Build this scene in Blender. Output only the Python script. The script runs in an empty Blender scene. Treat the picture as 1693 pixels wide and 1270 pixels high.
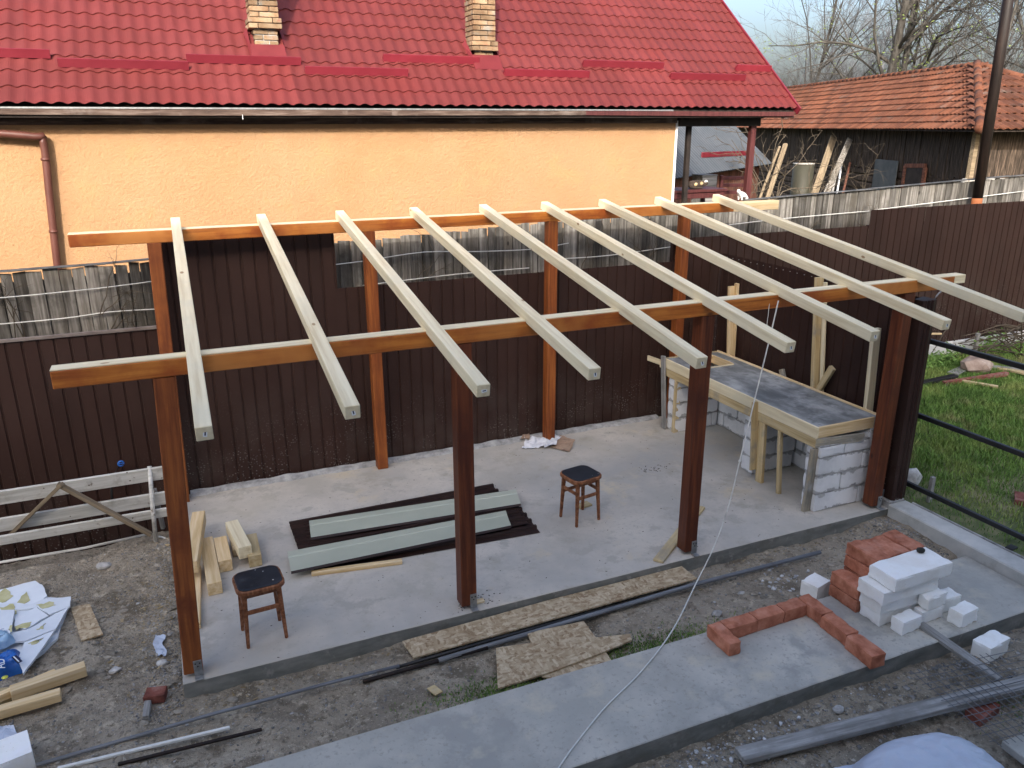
import bpy, bmesh, math, random
import numpy as np
from mathutils import Vector, Matrix, noise
R = math.radians
rng = random.Random(7)
scene = bpy.context.scene
COL = scene.collection

# ------------------------------------------------------------------ camera, sky, sun, exposure
W, H, F = 1693.0, 1270.0, 1313.2
CAM = Vector((0.171, -5.538, 3.900))
YAW, PIT, ROL = 0.4060, 0.3160, -0.0030
fw = Vector((math.sin(YAW)*math.cos(PIT), math.cos(YAW)*math.cos(PIT), -math.sin(PIT)))
_r = Vector((math.cos(YAW), -math.sin(YAW), 0)); _u = _r.cross(fw)
rt = _r*math.cos(ROL)+_u*math.sin(ROL); up = -_r*math.sin(ROL)+_u*math.cos(ROL)
cd = bpy.data.cameras.new('camera'); cam = bpy.data.objects.new('camera', cd); COL.objects.link(cam)
cd.sensor_fit = 'HORIZONTAL'; cd.sensor_width = 36.0; cd.lens = F/W*36.0; cd.clip_end = 2000; cd.clip_start = 0.05
cam.matrix_world = Matrix(((rt.x, up.x, -fw.x, CAM.x), (rt.y, up.y, -fw.y, CAM.y), (rt.z, up.z, -fw.z, CAM.z), (0, 0, 0, 1)))
scene.camera = cam

SUN_AZ, SUN_EL = R(26), R(30)          # light travels towards +x +y
world = bpy.data.worlds.new('World'); scene.world = world; world.use_nodes = True
wt = world.node_tree; wt.nodes.clear()
sky = wt.nodes.new('ShaderNodeTexSky'); sky.sky_type = 'NISHITA'; sky.sun_disc = False
sky.sun_elevation = SUN_EL; sky.sun_rotation = R(180)+SUN_AZ
sky.air_density = 1.0; sky.dust_density = 9.0; sky.ozone_density = 2.2; sky.altitude = 300
bg = wt.nodes.new('ShaderNodeBackground'); bg.inputs[1].default_value = 0.15
wo = wt.nodes.new('ShaderNodeOutputWorld')
wt.links.new(sky.outputs[0], bg.inputs[0]); wt.links.new(bg.outputs[0], wo.inputs[0])
sl = bpy.data.lights.new('sun', 'SUN'); sl.energy = 2.0; sl.angle = R(1.0); sl.color = (1.0, 0.94, 0.86)
so = bpy.data.objects.new('sun', sl); COL.objects.link(so)
sd = Vector((math.sin(SUN_AZ)*math.cos(SUN_EL), math.cos(SUN_AZ)*math.cos(SUN_EL), -math.sin(SUN_EL)))
so.rotation_euler = sd.to_track_quat('-Z', 'Y').to_euler(); so.location = (-8, -20, 20)
vs = scene.view_settings
vs.view_transform = 'Standard'; vs.look = 'None'; vs.gamma = 1.0; vs.use_curve_mapping = False; vs.exposure = 1.6

# ------------------------------------------------------------------ places read off the survey of the yard
def ray(x, y): return fw+rt*((x-W/2)/F)-up*((y-H/2)/F)
def G(x, y, z=0.0): d = ray(x, y); return CAM+d*((z-CAM.z)/d.z)
def YP(x, y, Y): d = ray(x, y); return CAM+d*((Y-CAM.y)/d.y)
def XP(x, y, X): d = ray(x, y); return CAM+d*((X-CAM.x)/d.x)
def DP(x, y, dep): return CAM+ray(x, y)*dep
def VP(x, y, a, b):
    n = Vector((b[1]-a[1], -(b[0]-a[0]), 0)); d = ray(x, y); return CAM+d*((Vector(a)-CAM).dot(n)/d.dot(n))

# ------------------------------------------------------------------ materials
def rgb(c): return (c[0], c[1], c[2], 1.0)
class NT:
    def __init__(s, name):
        s.m = bpy.data.materials.new(name); s.m.use_nodes = True; s.t = s.m.node_tree; s.t.nodes.clear()
        s.out = s.n('ShaderNodeOutputMaterial'); s.b = s.n('ShaderNodeBsdfPrincipled'); s.l(s.b.outputs[0], s.out.inputs[0])
    def n(s, typ, ins=None, **kw):
        k = s.t.nodes.new(typ)
        for a, v in kw.items(): setattr(k, a, v)
        for a, v in (ins or {}).items(): s.set(k.inputs[a], v)
        return k
    def set(s, sock, v):
        if isinstance(v, bpy.types.NodeSocket): s.l(v, sock)
        else: sock.default_value = v
    def l(s, a, b): s.t.links.new(a, b)
    def math(s, op, a, b=0.0, c=0.0):
        k = s.n('ShaderNodeMath', operation=op); s.set(k.inputs[0], a); s.set(k.inputs[1], b); s.set(k.inputs[2], c); return k.outputs[0]
    def ramp(s, f, stops):
        k = s.n('ShaderNodeValToRGB'); s.l(f, k.inputs[0]); e = k.color_ramp.elements
        while len(e) < len(stops): e.new(0.5)
        for el, (p, c) in zip(e, stops): el.position = p; el.color = rgb(c) if not isinstance(c, (int, float)) else (c, c, c, 1)
        return k.outputs[0]
    def mix(s, fac, a, b, mode='MIX'):
        k = s.n('ShaderNodeMix', data_type='RGBA', blend_type=mode); s.set(k.inputs[0], fac)
        s.set(k.inputs[6], a if isinstance(a, bpy.types.NodeSocket) else rgb(a)); s.set(k.inputs[7], b if isinstance(b, bpy.types.NodeSocket) else rgb(b)); return k.outputs[2]
    def coords(s, shift=True):
        co = s.n('ShaderNodeTexCoord').outputs['Object']
        if shift:
            oi = s.n('ShaderNodeObjectInfo'); v = s.n('ShaderNodeVectorMath', operation='SCALE'); s.set(v.inputs[0], (37.0, 23.0, 51.0)); s.l(oi.outputs['Random'], v.inputs['Scale'])
            a = s.n('ShaderNodeVectorMath', operation='ADD'); s.l(co, a.inputs[0]); s.l(v.outputs[0], a.inputs[1]); return a.outputs[0]
        return co
    def scaled(s, co, st):
        k = s.n('ShaderNodeMapping'); s.l(co, k.inputs[0]); k.inputs['Scale'].default_value = st; return k.outputs[0]
    def noise(s, co, scale, detail=6, rough=.6, dist=0.0):
        return s.n('ShaderNodeTexNoise', {'Vector': co, 'Scale': scale, 'Detail': detail, 'Roughness': rough, 'Distortion': dist}).outputs[0]
    def voro(s, co, scale, feature='F1', out='Distance', rnd=1.0):
        return s.n('ShaderNodeTexVoronoi', {'Vector': co, 'Scale': scale, 'Randomness': rnd}, feature=feature).outputs[out]

def M(name, cols, scale=6, stretch=(1, 1, 1), detail=7, rough=.85, bump=.2, bscale=70, rnd=.12, blotch=(), spots=(), metal=0.0, spec=.3, shift=True, island=0.0, bdist=.01, dist=0.0):
    t = NT(name); co = t.coords(shift); cs = t.scaled(co, stretch)
    f = t.noise(cs, scale, detail, .62, dist)
    c = t.ramp(f, [(.5+(p_-.5)*.62, c_) for p_, c_ in cols])
    for (bs, bc, lo, hi) in blotch:
        k = t.ramp(t.noise(co, bs, 5, .65), [(lo, 0.0), (hi, 1.0)]); c = t.mix(k, c, bc)
    for (vs_, rad, vc, vst) in spots:
        k = t.ramp(t.voro(t.scaled(co, vst), vs_), [(0.0, 1.0), (rad, 0.9), (rad*1.35, 0.0)]); c = t.mix(k, c, vc)
    if rnd:
        r_ = t.n('ShaderNodeObjectInfo').outputs['Random']
        v = t.math('MULTIPLY_ADD', r_, 2*rnd, 1-rnd)
        c = t.n('ShaderNodeHueSaturation', {'Color': c, 'Value': v}).outputs[0]
    if island:
        r_ = t.n('ShaderNodeNewGeometry').outputs['Random Per Island']
        v = t.math('MULTIPLY_ADD', r_, 2*island, 1-island)
        c = t.n('ShaderNodeHueSaturation', {'Color': c, 'Value': v}).outputs[0]
    t.l(c, t.b.inputs['Base Color']); t.b.inputs['Roughness'].default_value = rough
    t.b.inputs['Metallic'].default_value = metal; t.b.inputs['Specular IOR Level'].default_value = spec
    if bump:
        h = t.noise(cs, bscale, 5, .65); hh = t.math('ADD', h, t.math('MULTIPLY', f, .6))
        t.l(t.n('ShaderNodeBump', {'Strength': bump, 'Distance': bdist, 'Height': hh}).outputs[0], t.b.inputs['Normal'])
    t.m['nt'] = 1
    return t.m

GR = (.5, 9, 9)                      # grain runs along local x
m_stain = M('stained wood', [(.25, (.115, .030, .009)), (.5, (.216, .059, .014)), (.75, (.303, .098, .022))], 3, GR, 8, .5, .12, 30, .16, [(2.2, (.158, .040, .010), .5, .68)], [(1.6, .045, (.043, .011, .004), (.7, 1.4, 1.4))], spec=.35)
m_stain_beam = M('honey stained wood', [(.25, (.221, .061, .011)), (.5, (.386, .124, .020)), (.75, (.478, .179, .033))], 3, GR, 8, .5, .12, 30, .08, [(1.5, (.258, .063, .012), .48, .62), (.7, (.460, .184, .046), .5, .66)], [(1.5, .055, (.064, .017, .006), (.6, 1.4, 1.4))], spec=.35)
m_stain_mid = M('brown stained wood', [(.25, (.11, .030, .010)), (.5, (.20, .058, .016)), (.75, (.29, .095, .024))], 3, GR, 8, .5, .14, 30, .1, [(2.2, (.14, .036, .012), .5, .68), (.8, (.26, .085, .022), .5, .7)], [(1.6, .045, (.05, .014, .006), (.7, 1.4, 1.4))], spec=.35)
m_stain_dark = M('dark stained wood', [(.25, (.071, .017, .007)), (.5, (.123, .032, .012)), (.75, (.181, .050, .017))], 3, GR, 8, .5, .12, 30, .1, [(2, (.085, .022, .010), .5, .68)], [(1.6, .04, (.038, .011, .006), (.7, 1.4, 1.4))], spec=.35)
m_pine = M('planed pine', [(.25, (.600, .494, .307)), (.5, (.720, .624, .418)), (.75, (.792, .702, .491))], 2.5, GR, 8, .7, .08, 30, .06, [(1.3, (.636, .573, .407), .5, .7)], [(2.6, .05, (.300, .184, .085), (.8, 1.6, 1.6)), (1.3, .022, (.160, .098, .047), (.25, 2.5, 2.5))])
m_pine_warm = M('fresh cut pine', [(.25, (.562, .389, .184)), (.5, (.691, .518, .292)), (.75, (.778, .626, .400))], 2.5, GR, 8, .7, .08, 30, .1, [], [(1.8, .03, (.259, .130, .054), (.7, 1.5, 1.5))])
m_form = M('formwork board', [(.25, (.40, .29, .14)), (.5, (.53, .41, .22)), (.75, (.60, .49, .30))], 2.5, GR, 8, .8, .12, 30, .14, [(3, (.30, .27, .21), .52, .7)])
m_form_dirty = M('cement stained board', [(.3, (.20, .19, .16)), (.55, (.33, .30, .24)), (.75, (.45, .38, .26))], 4, (.8, 5, 5), 8, .9, .2, 40, .14, [(4, (.36, .36, .35), .52, .66)])
m_batten = M('old brown batten', [(.25, (.13, .10, .065)), (.5, (.20, .155, .10)), (.75, (.27, .21, .14))], 3, GR, 8, .9, .2, 30, .1)
m_grey = M('weathered grey wood', [(.22, (.045, .040, .034)), (.48, (.131, .121, .107)), (.75, (.246, .232, .209))], 3, (8, 8, .5), 9, .95, .4, 30, .5, [(3, (.070, .064, .052), .5, .7), (1.1, (.098, .085, .066), .5, .75)], [(2.0, .035, (.024, .021, .017), (1, 1, .5))])
m_grey_board = M('old grey board', [(.22, (.150, .144, .131)), (.5, (.275, .269, .256)), (.75, (.400, .394, .375))], 3, GR, 9, .92, .25, 30, .1, [(3, (.188, .181, .163), .5, .7)])
m_white_old = M('flaking white paint on board', [(.25, (.42, .41, .37)), (.5, (.55, .54, .50)), (.75, (.63, .62, .585))], 3, GR, 8, .75, .15, 30, .06, [(5, (.33, .31, .27), .56, .72), (11, (.22, .19, .15), .64, .72)], [(7, .05, (.10, .07, .05), (1, 1, 1))])
m_barn = M('dark barn timber', [(.25, (.014, .010, .007)), (.5, (.042, .031, .023)), (.78, (.125, .090, .067))], 4, (6, 6, .5), 9, .95, .3, 30, .45)
m_barn_red = M('red brown boards', [(.25, (.054, .023, .017)), (.5, (.108, .044, .028)), (.78, (.171, .076, .054))], 4, (6, 6, .5), 9, .95, .3, 30, .3)
m_conc = M('pale trowelled concrete', [(.25, (.435, .404, .349)), (.5, (.520, .478, .415)), (.75, (.584, .537, .463))], 1.3, (1, 1, 1), 10, .85, .22, 60, 0, [(.55, (.392, .379, .349), .42, .62), (1.15, (.546, .475, .355), .58, .68), (3.6, (.412, .385, .336), .54, .62), (26, (.433, .405, .355), .56, .68), (2.4, (.350, .320, .262), .57, .78), (.9, (.499, .453, .367), .55, .75), (11, (.350, .325, .279), .62, .75)], [(17, .045, (.170, .153, .127), (1, 1, 1))], bdist=.004)
m_path = M('blue grey concrete', [(.25, (.351, .344, .309)), (.5, (.450, .434, .389)), (.75, (.539, .517, .453))], 1.8, (1, 1, 1), 10, .85, .3, 60, 0, [(28, (.309, .300, .271), .55, .68), (2.0, (.340, .335, .309), .53, .62), (.8, (.374, .372, .336), .45, .7), (3, (.539, .496, .394), .56, .74), (14, (.345, .330, .291), .6, .75)], [(23, .05, (.225, .213, .186), (1, 1, 1))], bdist=.005)
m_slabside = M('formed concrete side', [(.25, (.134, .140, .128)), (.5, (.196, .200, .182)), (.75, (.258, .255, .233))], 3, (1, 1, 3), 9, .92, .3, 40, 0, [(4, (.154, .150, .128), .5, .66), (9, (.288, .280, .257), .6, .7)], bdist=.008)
m_kerb = M('kerb concrete', [(.25, (.367, .368, .346)), (.5, (.465, .463, .435)), (.75, (.539, .529, .491))], 3, (1, 1, 1), 9, .9, .2, 45, .06, [(4, (.343, .333, .301), .55, .7)], bdist=.006)
m_mortar = M('rough mortar', [(.25, (.213, .213, .206)), (.5, (.338, .338, .331)), (.75, (.463, .463, .450))], 9, (1, 1, 1), 9, .95, .5, 50, .1, bdist=.01)
m_ctop = M('damp screed', [(.3, (.129, .140, .140)), (.5, (.206, .216, .216)), (.72, (.366, .381, .381))], 3.2, (1.2, .5, 1), 9, .6, .18, 35, 0, [(1.6, (.458, .473, .473), .52, .72), (5, (.137, .145, .145), .55, .7)], bdist=.004)
m_aac = M('aerated concrete', [(.25, (.805, .787, .742)), (.5, (.880, .880, .849)), (.75, (.880, .880, .880))], 4, (1, 1, 1), 8, .95, .2, 90, .04, [(3, (.805, .775, .718), .55, .75)], [(30, .08, (.697, .672, .622), (1, 1, 1))], bdist=.004)
m_aac_wall = M('mortar smeared aerated block', [(.25, (.665, .676, .689)), (.5, (.783, .795, .801)), (.75, (.854, .861, .867))], 4, (1, 1, 1), 8, .95, .25, 70, .04, [(4.2, (.392, .404, .404), .55, .63)], bdist=.005)
m_red = M('red concrete block', [(.25, (.287, .098, .055)), (.5, (.431, .163, .096)), (.75, (.538, .234, .150))], 9, (1, 1, 1), 9, .95, .35, 110, .10, [(4, (.478, .247, .177), .55, .75)], bdist=.006)
m_brick = M('chimney brick', [(.25, (.146, .083, .044)), (.5, (.214, .141, .083)), (.75, (.263, .194, .126))], 6, (1, 1, 1), 8, .95, .4, 60, .28, [(5, (.194, .184, .160), .55, .72), (9, (.204, .063, .039), .60, .75)])
m_oldbrick = M('old red brick', [(.25, (.12, .04, .03)), (.5, (.22, .075, .055)), (.75, (.30, .15, .12))], 9, (1, 1, 1), 8, .95, .4, 60, .1, [(6, (.25, .23, .21), .55, .7)])
m_dirt = M('sandy site dirt', [(.25, (.228, .193, .146)), (.5, (.358, .306, .231)), (.75, (.503, .432, .330))], 2.6, (1, 1, 1), 14, .98, 1.0, 30, 0, [(.8, (.457, .397, .309), .50, .64), (2.6, (.183, .150, .107), .53, .64), (5.5, (.206, .173, .126), .54, .62), (.45, (.389, .338, .269), .45, .7), (9, (.549, .474, .364), .57, .66), (22, (.198, .167, .121), .55, .64), (48, (.609, .529, .419), .60, .68)], [(34, .10, (.640, .571, .467), (1, 1, 1))], bdist=.05)
m_lawnsoil = M('lawn soil', [(.25, (.067, .085, .034)), (.5, (.123, .142, .057)), (.75, (.247, .218, .114))], 4, (1, 1, 1), 10, .98, .5, 40, 0, [(1.0, (.266, .228, .142), .55, .72)], bdist=.02)
m_farsoil = M('far ground', [(.25, (.05, .06, .025)), (.5, (.09, .09, .045)), (.75, (.14, .12, .07))], .3, (1, 1, 1), 8, .98, 0, 20, 0)
m_stucco = M('yellow orange stucco', [(.25, (.348, .198, .096)), (.5, (.366, .214, .110)), (.75, (.380, .230, .124))], 1.1, (1, 1, 1), 10, .9, .7, 26, 0, [(.5, (.353, .208, .112), .5, .75), (38, (.359, .207, .095), .56, .68), (2.2, (.390, .223, .108), .54, .68)], bdist=.03)
m_whitetrim = M('white trim paint', [(.3, (.70, .71, .72)), (.7, (.78, .79, .80))], 4, bump=.05, rough=.6, rnd=0)
m_roof = M('red coated steel', [(.25, (.095, .018, .016)), (.5, (.107, .020, .019)), (.75, (.123, .024, .023))], 1.2, (1, 1, 1), 9, .6, .06, 40, .09, [(.7, (.120, .019, .017), .5, .75), (8, (.098, .017, .015), .58, .75)], [(2.3, .014, (.210, .168, .154), (1, 1, 1))], spec=.22)
m_guard = M('red snow guard steel', [(.3, (.132, .011, .019)), (.7, (.158, .016, .025))], 3, rough=.4, bump=.03, rnd=.12, spec=.45)
m_flash = M('dull red flashing', [(.3, (.094, .012, .015)), (.7, (.124, .018, .021))], 3, rough=.6, bump=.05, rnd=.1, spec=.2)
m_gutter = M('brown fascia board', [(.25, (.044, .028, .022)), (.5, (.087, .058, .045)), (.75, (.159, .120, .099))], 4, (.6, 6, 6), 9, .85, .2, 30, .1, [(2.5, (.174, .141, .124), .55, .72)])
m_brownpipe = M('brown painted pipe', [(.3, (.084, .029, .021)), (.7, (.115, .043, .032))], 3, rough=.45, bump=.04, rnd=0, spec=.4)
m_porch = M('maroon painted timber', [(.3, (.051, .013, .013)), (.7, (.084, .024, .023))], 4, (6, 6, .6), rough=.6, bump=.1, rnd=.1)
m_dark = M('near black timber', [(.3, (.012, .009, .008)), (.7, (.03, .022, .018))], 4, rough=.8, bump=.1, rnd=.1)
m_zinc = M('grey metal roofing', [(.25, (.045, .053, .060)), (.5, (.056, .063, .071)), (.75, (.068, .074, .082))], 1.0, (1, 1, 1), 8, .5, .05, 40, .05, [(1.2, (.040, .044, .047), .55, .72)], spec=.4)
m_tile = M('old clay tile', [(.25, (.057, .019, .010)), (.5, (.096, .034, .018)), (.75, (.119, .051, .030))], 2.2, (1, 1, 1), 10, .92, .3, 60, .10, [(1.3, (.087, .069, .059), .57, .74), (.7, (.109, .038, .018), .45, .7), (6, (.041, .021, .017), .6, .74)], island=.34)
m_black = M('black plastic seat', [(.3, (.010, .012, .015)), (.7, (.022, .025, .03))], 6, rough=.35, bump=.03, rnd=0, spec=.5, blotch=[(9, (.06, .065, .07), .58, .75)], spots=[(14, .07, (.6, .6, .58), (1, 1, 1))])
m_stool = M('brown stool wood', [(.25, (.128, .048, .021)), (.5, (.225, .087, .039)), (.75, (.330, .150, .075))], 4, (8, 8, .6), 8, .55, .08, 30, .08)
m_galv = M('galvanised steel', [(.3, (.256, .264, .264)), (.7, (.384, .392, .392))], 20, rough=.45, bump=.05, rnd=.05, metal=.7)
m_trim = M('pale grey sheet metal', [(.3, (.408, .433, .340)), (.7, (.475, .493, .392))], 1.5, (1, 1, 1), rough=.4, bump=.02, rnd=.03, spec=.4)
m_foam = M('white foam board', [(.3, (.62, .67, .73)), (.7, (.70, .75, .80))], 3, rough=.9, bump=.08, rnd=.04)
m_glue = M('yellowed adhesive', [(.3, (.42, .40, .20)), (.7, (.56, .54, .32))], 8, rough=.9, bump=.3, rnd=.1)
m_blue = M('blue printed bag film', [(.3, (.012, .085, .36)), (.7, (.025, .15, .50))], 5, rough=.35, bump=.15, bscale=15, rnd=0, spec=.5)
m_bluepale = M('pale blue bag film', [(.3, (.28, .46, .66)), (.7, (.45, .62, .78))], 5, rough=.35, bump=.15, bscale=15, rnd=0, spec=.5)
m_navy = M('navy bag print', [(.3, (.010, .016, .05)), (.7, (.02, .03, .08))], 5, rough=.4, bump=.1, rnd=0)
m_yellow = M('yellow print', [(.3, (.62, .62, .08)), (.7, (.68, .67, .14))], 5, rough=.5, bump=0, rnd=0)
m_print = M('white print', [(.3, (.70, .72, .74)), (.7, (.75, .77, .78))], 5, rough=.5, bump=0, rnd=0)
m_ink = M('dark print', [(.3, (.03, .03, .05)), (.7, (.05, .05, .08))], 5, rough=.5, bump=0, rnd=0)
m_paper = M('crumpled white paper', [(.3, (.62, .64, .67)), (.7, (.72, .73, .76))], 6, rough=.85, bump=.1, rnd=0, blotch=[(14, (.10, .09, .09), .66, .70)])
m_card = M('cardboard', [(.3, (.30, .20, .14)), (.7, (.38, .27, .19))], 5, rough=.9, bump=.08, rnd=.05, blotch=[(9, (.14, .07, .05), .64, .72)])
m_sheetplastic = M('milky plastic sheeting', [(.3, (.425, .476, .578)), (.7, (.510, .561, .654))], 2, rough=.4, bump=.12, bscale=6, rnd=0, spec=.5)
m_cord = M('white cord', [(.3, (.60, .60, .57)), (.7, (.70, .70, .66))], 20, rough=.9, bump=.1, rnd=.05)
m_pipe = M('grey steel pipe', [(.3, (.11, .115, .125)), (.7, (.18, .19, .205))], 5, (.4, 5, 5), rough=.5, bump=.06, rnd=.1, blotch=[(5, (.13, .10, .08), .58, .7)])
m_rail = M('black painted steel', [(.3, (.014, .014, .014)), (.7, (.028, .027, .027))], 4, rough=.45, bump=.03, rnd=.1)
m_pole = M('rusty dark pole', [(.25, (.008, .005, .004)), (.5, (.015, .009, .007)), (.75, (.024, .014, .010))], 4, (4, 4, .6), rough=.6, bump=.1, rnd=0)
m_rust = M('orange primer', [(.3, (.26, .085, .03)), (.7, (.36, .13, .05))], 5, rough=.7, bump=.1, rnd=0)
m_rock = M('pinkish rock', [(.25, (.252, .180, .141)), (.5, (.360, .270, .216)), (.75, (.450, .360, .299))], 5, (1, 1, 1), 10, .95, .4, 40, .1)
m_stone = M('grey rubble stone', [(.25, (.175, .169, .158)), (.5, (.295, .286, .271)), (.75, (.437, .426, .404))], 8, (1, 1, 1), 8, .95, .4, 50, .25, island=.35)
m_clod = M('earth clod', [(.25, (.208, .182, .144)), (.5, (.319, .283, .228)), (.75, (.429, .384, .316))], 12, (1, 1, 1), 9, .98, .9, 60, 0, island=.22, bdist=.02)
m_chip = M('pale wood chips', [(.3, (.266, .198, .102)), (.7, (.385, .304, .180))], 8, rough=.95, bump=0, rnd=0, island=.35)
m_bark = M('grey brown bark', [(.25, (.033, .030, .026)), (.5, (.059, .054, .048)), (.75, (.089, .085, .077))], 3, (3, 3, .6), 8, .95, .4, 20, .15)
m_twig = M('twigs', [(.3, (.043, .039, .035)), (.7, (.071, .067, .061))], 3, rough=.95, bump=0, rnd=.12)
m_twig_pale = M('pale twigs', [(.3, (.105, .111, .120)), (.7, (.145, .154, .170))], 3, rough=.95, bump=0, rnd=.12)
m_vine = M('dry vine', [(.3, (.062, .047, .033)), (.7, (.109, .090, .066))], 6, rough=.95, bump=.1, rnd=.15)
m_grass = M('grass blades', [(.25, (.082, .159, .034)), (.5, (.154, .266, .059)), (.75, (.295, .354, .104))], 1.3, (1, 1, 1), 6, .7, 0, 20, 0, [(.9, (.436, .330, .185), .56, .74)], island=.4, spec=.2)
m_weed = M('leafy green weed', [(.3, (.088, .184, .032)), (.7, (.176, .296, .064))], 3, rough=.7, bump=0, rnd=.15, island=.3)
m_ivy = M('ivy and buds', [(.3, (.075, .11, .028)), (.7, (.14, .175, .055))], 3, rough=.8, bump=0, rnd=.15, island=.3)
m_fur_w = M('white fur', [(.3, (.62, .60, .57)), (.7, (.70, .68, .65))], 30, rough=.95, bump=.1, rnd=0)
m_fur_d = M('dark brown fur', [(.3, (.03, .022, .018)), (.7, (.07, .05, .04))], 30, rough=.95, bump=.1, rnd=0)
m_glass = M('dark window glass', [(.3, (.02, .02, .022)), (.7, (.03, .03, .034))], 3, rough=.08, bump=0, rnd=.1, spec=.6)
m_render = M('pale house render', [(.3, (.74, .73, .70)), (.7, (.79, .78, .75))], 2, rough=.9, bump=.2, rnd=0)
m_tank = M('cream painted drum', [(.3, (.027, .026, .017)), (.7, (.035, .034, .023))], 3, rough=.6, bump=.1, rnd=.1)
m_plaster = M('grey plinth concrete', [(.25, (.42, .42, .41)), (.5, (.52, .52, .51)), (.75, (.58, .58, .565))], 3, rough=.95, bump=.3, rnd=.05, blotch=[(5, (.33, .33, .31), .55, .72)])

def mat_osb():
    t = NT('oriented strand board'); co = t.coords()
    a = t.voro(t.scaled(co, (16, 48, 16)), 1.0, out='Color'); b = t.voro(t.scaled(co, (45, 18, 45)), 1.0, out='Color')
    k = t.ramp(t.noise(co, 14, 4), [(.45, 0.0), (.55, 1.0)]); f = t.mix(k, a, b)
    bw = t.n('ShaderNodeRGBToBW'); t.l(f, bw.inputs[0])
    c = t.ramp(bw.outputs[0], [(.1, (.25, .165, .09)), (.4, (.38, .285, .17)), (.65, (.47, .37, .24)), (.9, (.56, .46, .31))])
    c = t.mix(t.ramp(t.noise(co, 40, 5), [(.56, 0.0), (.72, .7)]), c, (.19, .10, .05))
    t.l(c, t.b.inputs['Base Color']); t.b.inputs['Roughness'].default_value = .85
    t.l(t.n('ShaderNodeBump', {'Strength': .3, 'Distance': .004, 'Height': bw.outputs[0]}).outputs[0], t.b.inputs['Normal'])
    return t.m
m_osb = mat_osb()

def mat_fence():
    t = NT('brown coated sheet steel'); co = t.coords(); raw = t.n('ShaderNodeTexCoord').outputs['Object']
    c = t.ramp(t.noise(t.scaled(co, (1, 1, .35)), 2.5, 8), [(.3, (.028, .014, .011)), (.7, (.042, .021, .0165))])
    sep = t.n('ShaderNodeSeparateXYZ'); t.l(raw, sep.inputs[0])
    zf = t.n('ShaderNodeMapRange', {'Value': sep.outputs['Z'], 'From Min': 0.0, 'From Max': 1.25, 'To Min': 1.0, 'To Max': .12}).outputs[0]
    sp = t.ramp(t.voro(co, 34), [(0, 1.0), (.2, 1.0), (.3, 0.0)])
    nz = t.ramp(t.noise(co, 3.0, 6), [(.46, 0.0), (.62, 1.0)])
    k = t.math('MULTIPLY', t.math('MULTIPLY', sp, nz), t.math('MULTIPLY', t.math('MULTIPLY', zf, zf), .55))
    c = t.mix(k, c, (.34, .33, .31))
    d = t.math('MULTIPLY', t.ramp(t.noise(co, 1.6, 8), [(.45, 0.0), (.75, .35)]), zf); c = t.mix(d, c, (.14, .12, .105))
    t.l(c, t.b.inputs['Base Color']); t.b.inputs['Roughness'].default_value = .55; t.b.inputs['Specular IOR Level'].default_value = .2
    t.l(t.n('ShaderNodeBump', {'Strength': .22, 'Distance': .02, 'Height': t.noise(co, 3, 3)}).outputs[0], t.b.inputs['Normal'])
    return t.m
m_fence = mat_fence()
def mat_aacwall():
    t = NT('aerated block with mortar smears'); co = t.coords(); raw = t.n('ShaderNodeTexCoord').outputs['Object']
    c = t.ramp(t.noise(co, 4, 8), [(.38, (.66, .67, .68)), (.5, (.74, .75, .755)), (.62, (.79, .795, .80))])
    sep = t.n('ShaderNodeSeparateXYZ'); t.l(raw, sep.inputs[0])
    e = t.n('ShaderNodeMapRange', {'Value': t.math('ABSOLUTE', sep.outputs['Z']), 'From Min': .03, 'From Max': .1, 'To Min': 0.0, 'To Max': .30}).outputs[0]
    k = t.ramp(t.math('ADD', t.noise(co, 7.5, 7, .65), e), [(.70, 0.0), (.76, 1.0)])
    c = t.mix(k, c, t.ramp(t.noise(co, 14, 6), [(.4, (.36, .365, .365)), (.6, (.46, .465, .46))]))
    t.l(c, t.b.inputs['Base Color']); t.b.inputs['Roughness'].default_value = .95; t.b.inputs['Specular IOR Level'].default_value = .2
    t.l(t.n('ShaderNodeBump', {'Strength': .5, 'Distance': .006, 'Height': t.math('ADD', k, t.noise(co, 60, 4))}).outputs[0], t.b.inputs['Normal'])
    return t.m
m_aac_wall = mat_aacwall()
m_fence_plain = M('brown steel trim', [(.3, (.022, .011, .009)), (.7, (.032, .017, .013))], 3, rough=.45, bump=.03, rnd=.1)

# ------------------------------------------------------------------ object helpers
WM = {}
def link(name, data, mw=None, parent=None):
    o = bpy.data.objects.new(name, data); COL.objects.link(o)
    mw = mw or Matrix.Identity(4); WM[o] = mw.copy(); o.matrix_basis = mw
    if parent is not None: o.parent = parent; o.matrix_parent_inverse = WM[parent].inverted()
    return o
def T(o, label=None, cat=None, group=None, kind=None):
    for k, v in (('label', label), ('category', cat), ('group', group), ('kind', kind)):
        if v: o[k] = v
    return o
def thing(name, loc, label, cat, group=None):
    return T(link(name, None, Matrix.Translation(Vector(loc))), label, cat, group)
def part(o, label): o['label'] = label; return o
def setmat(me, m): me.materials.clear(); me.materials.append(m); return me
def mesh_np(name, v, f, m, smooth=False):
    me = bpy.data.meshes.new(name); me.from_pydata([tuple(p) for p in v], [], f); me.materials.append(m)
    if smooth: me.polygons.foreach_set('use_smooth', [True]*len(me.polygons))
    me.update(); return me
_box = {}
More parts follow.
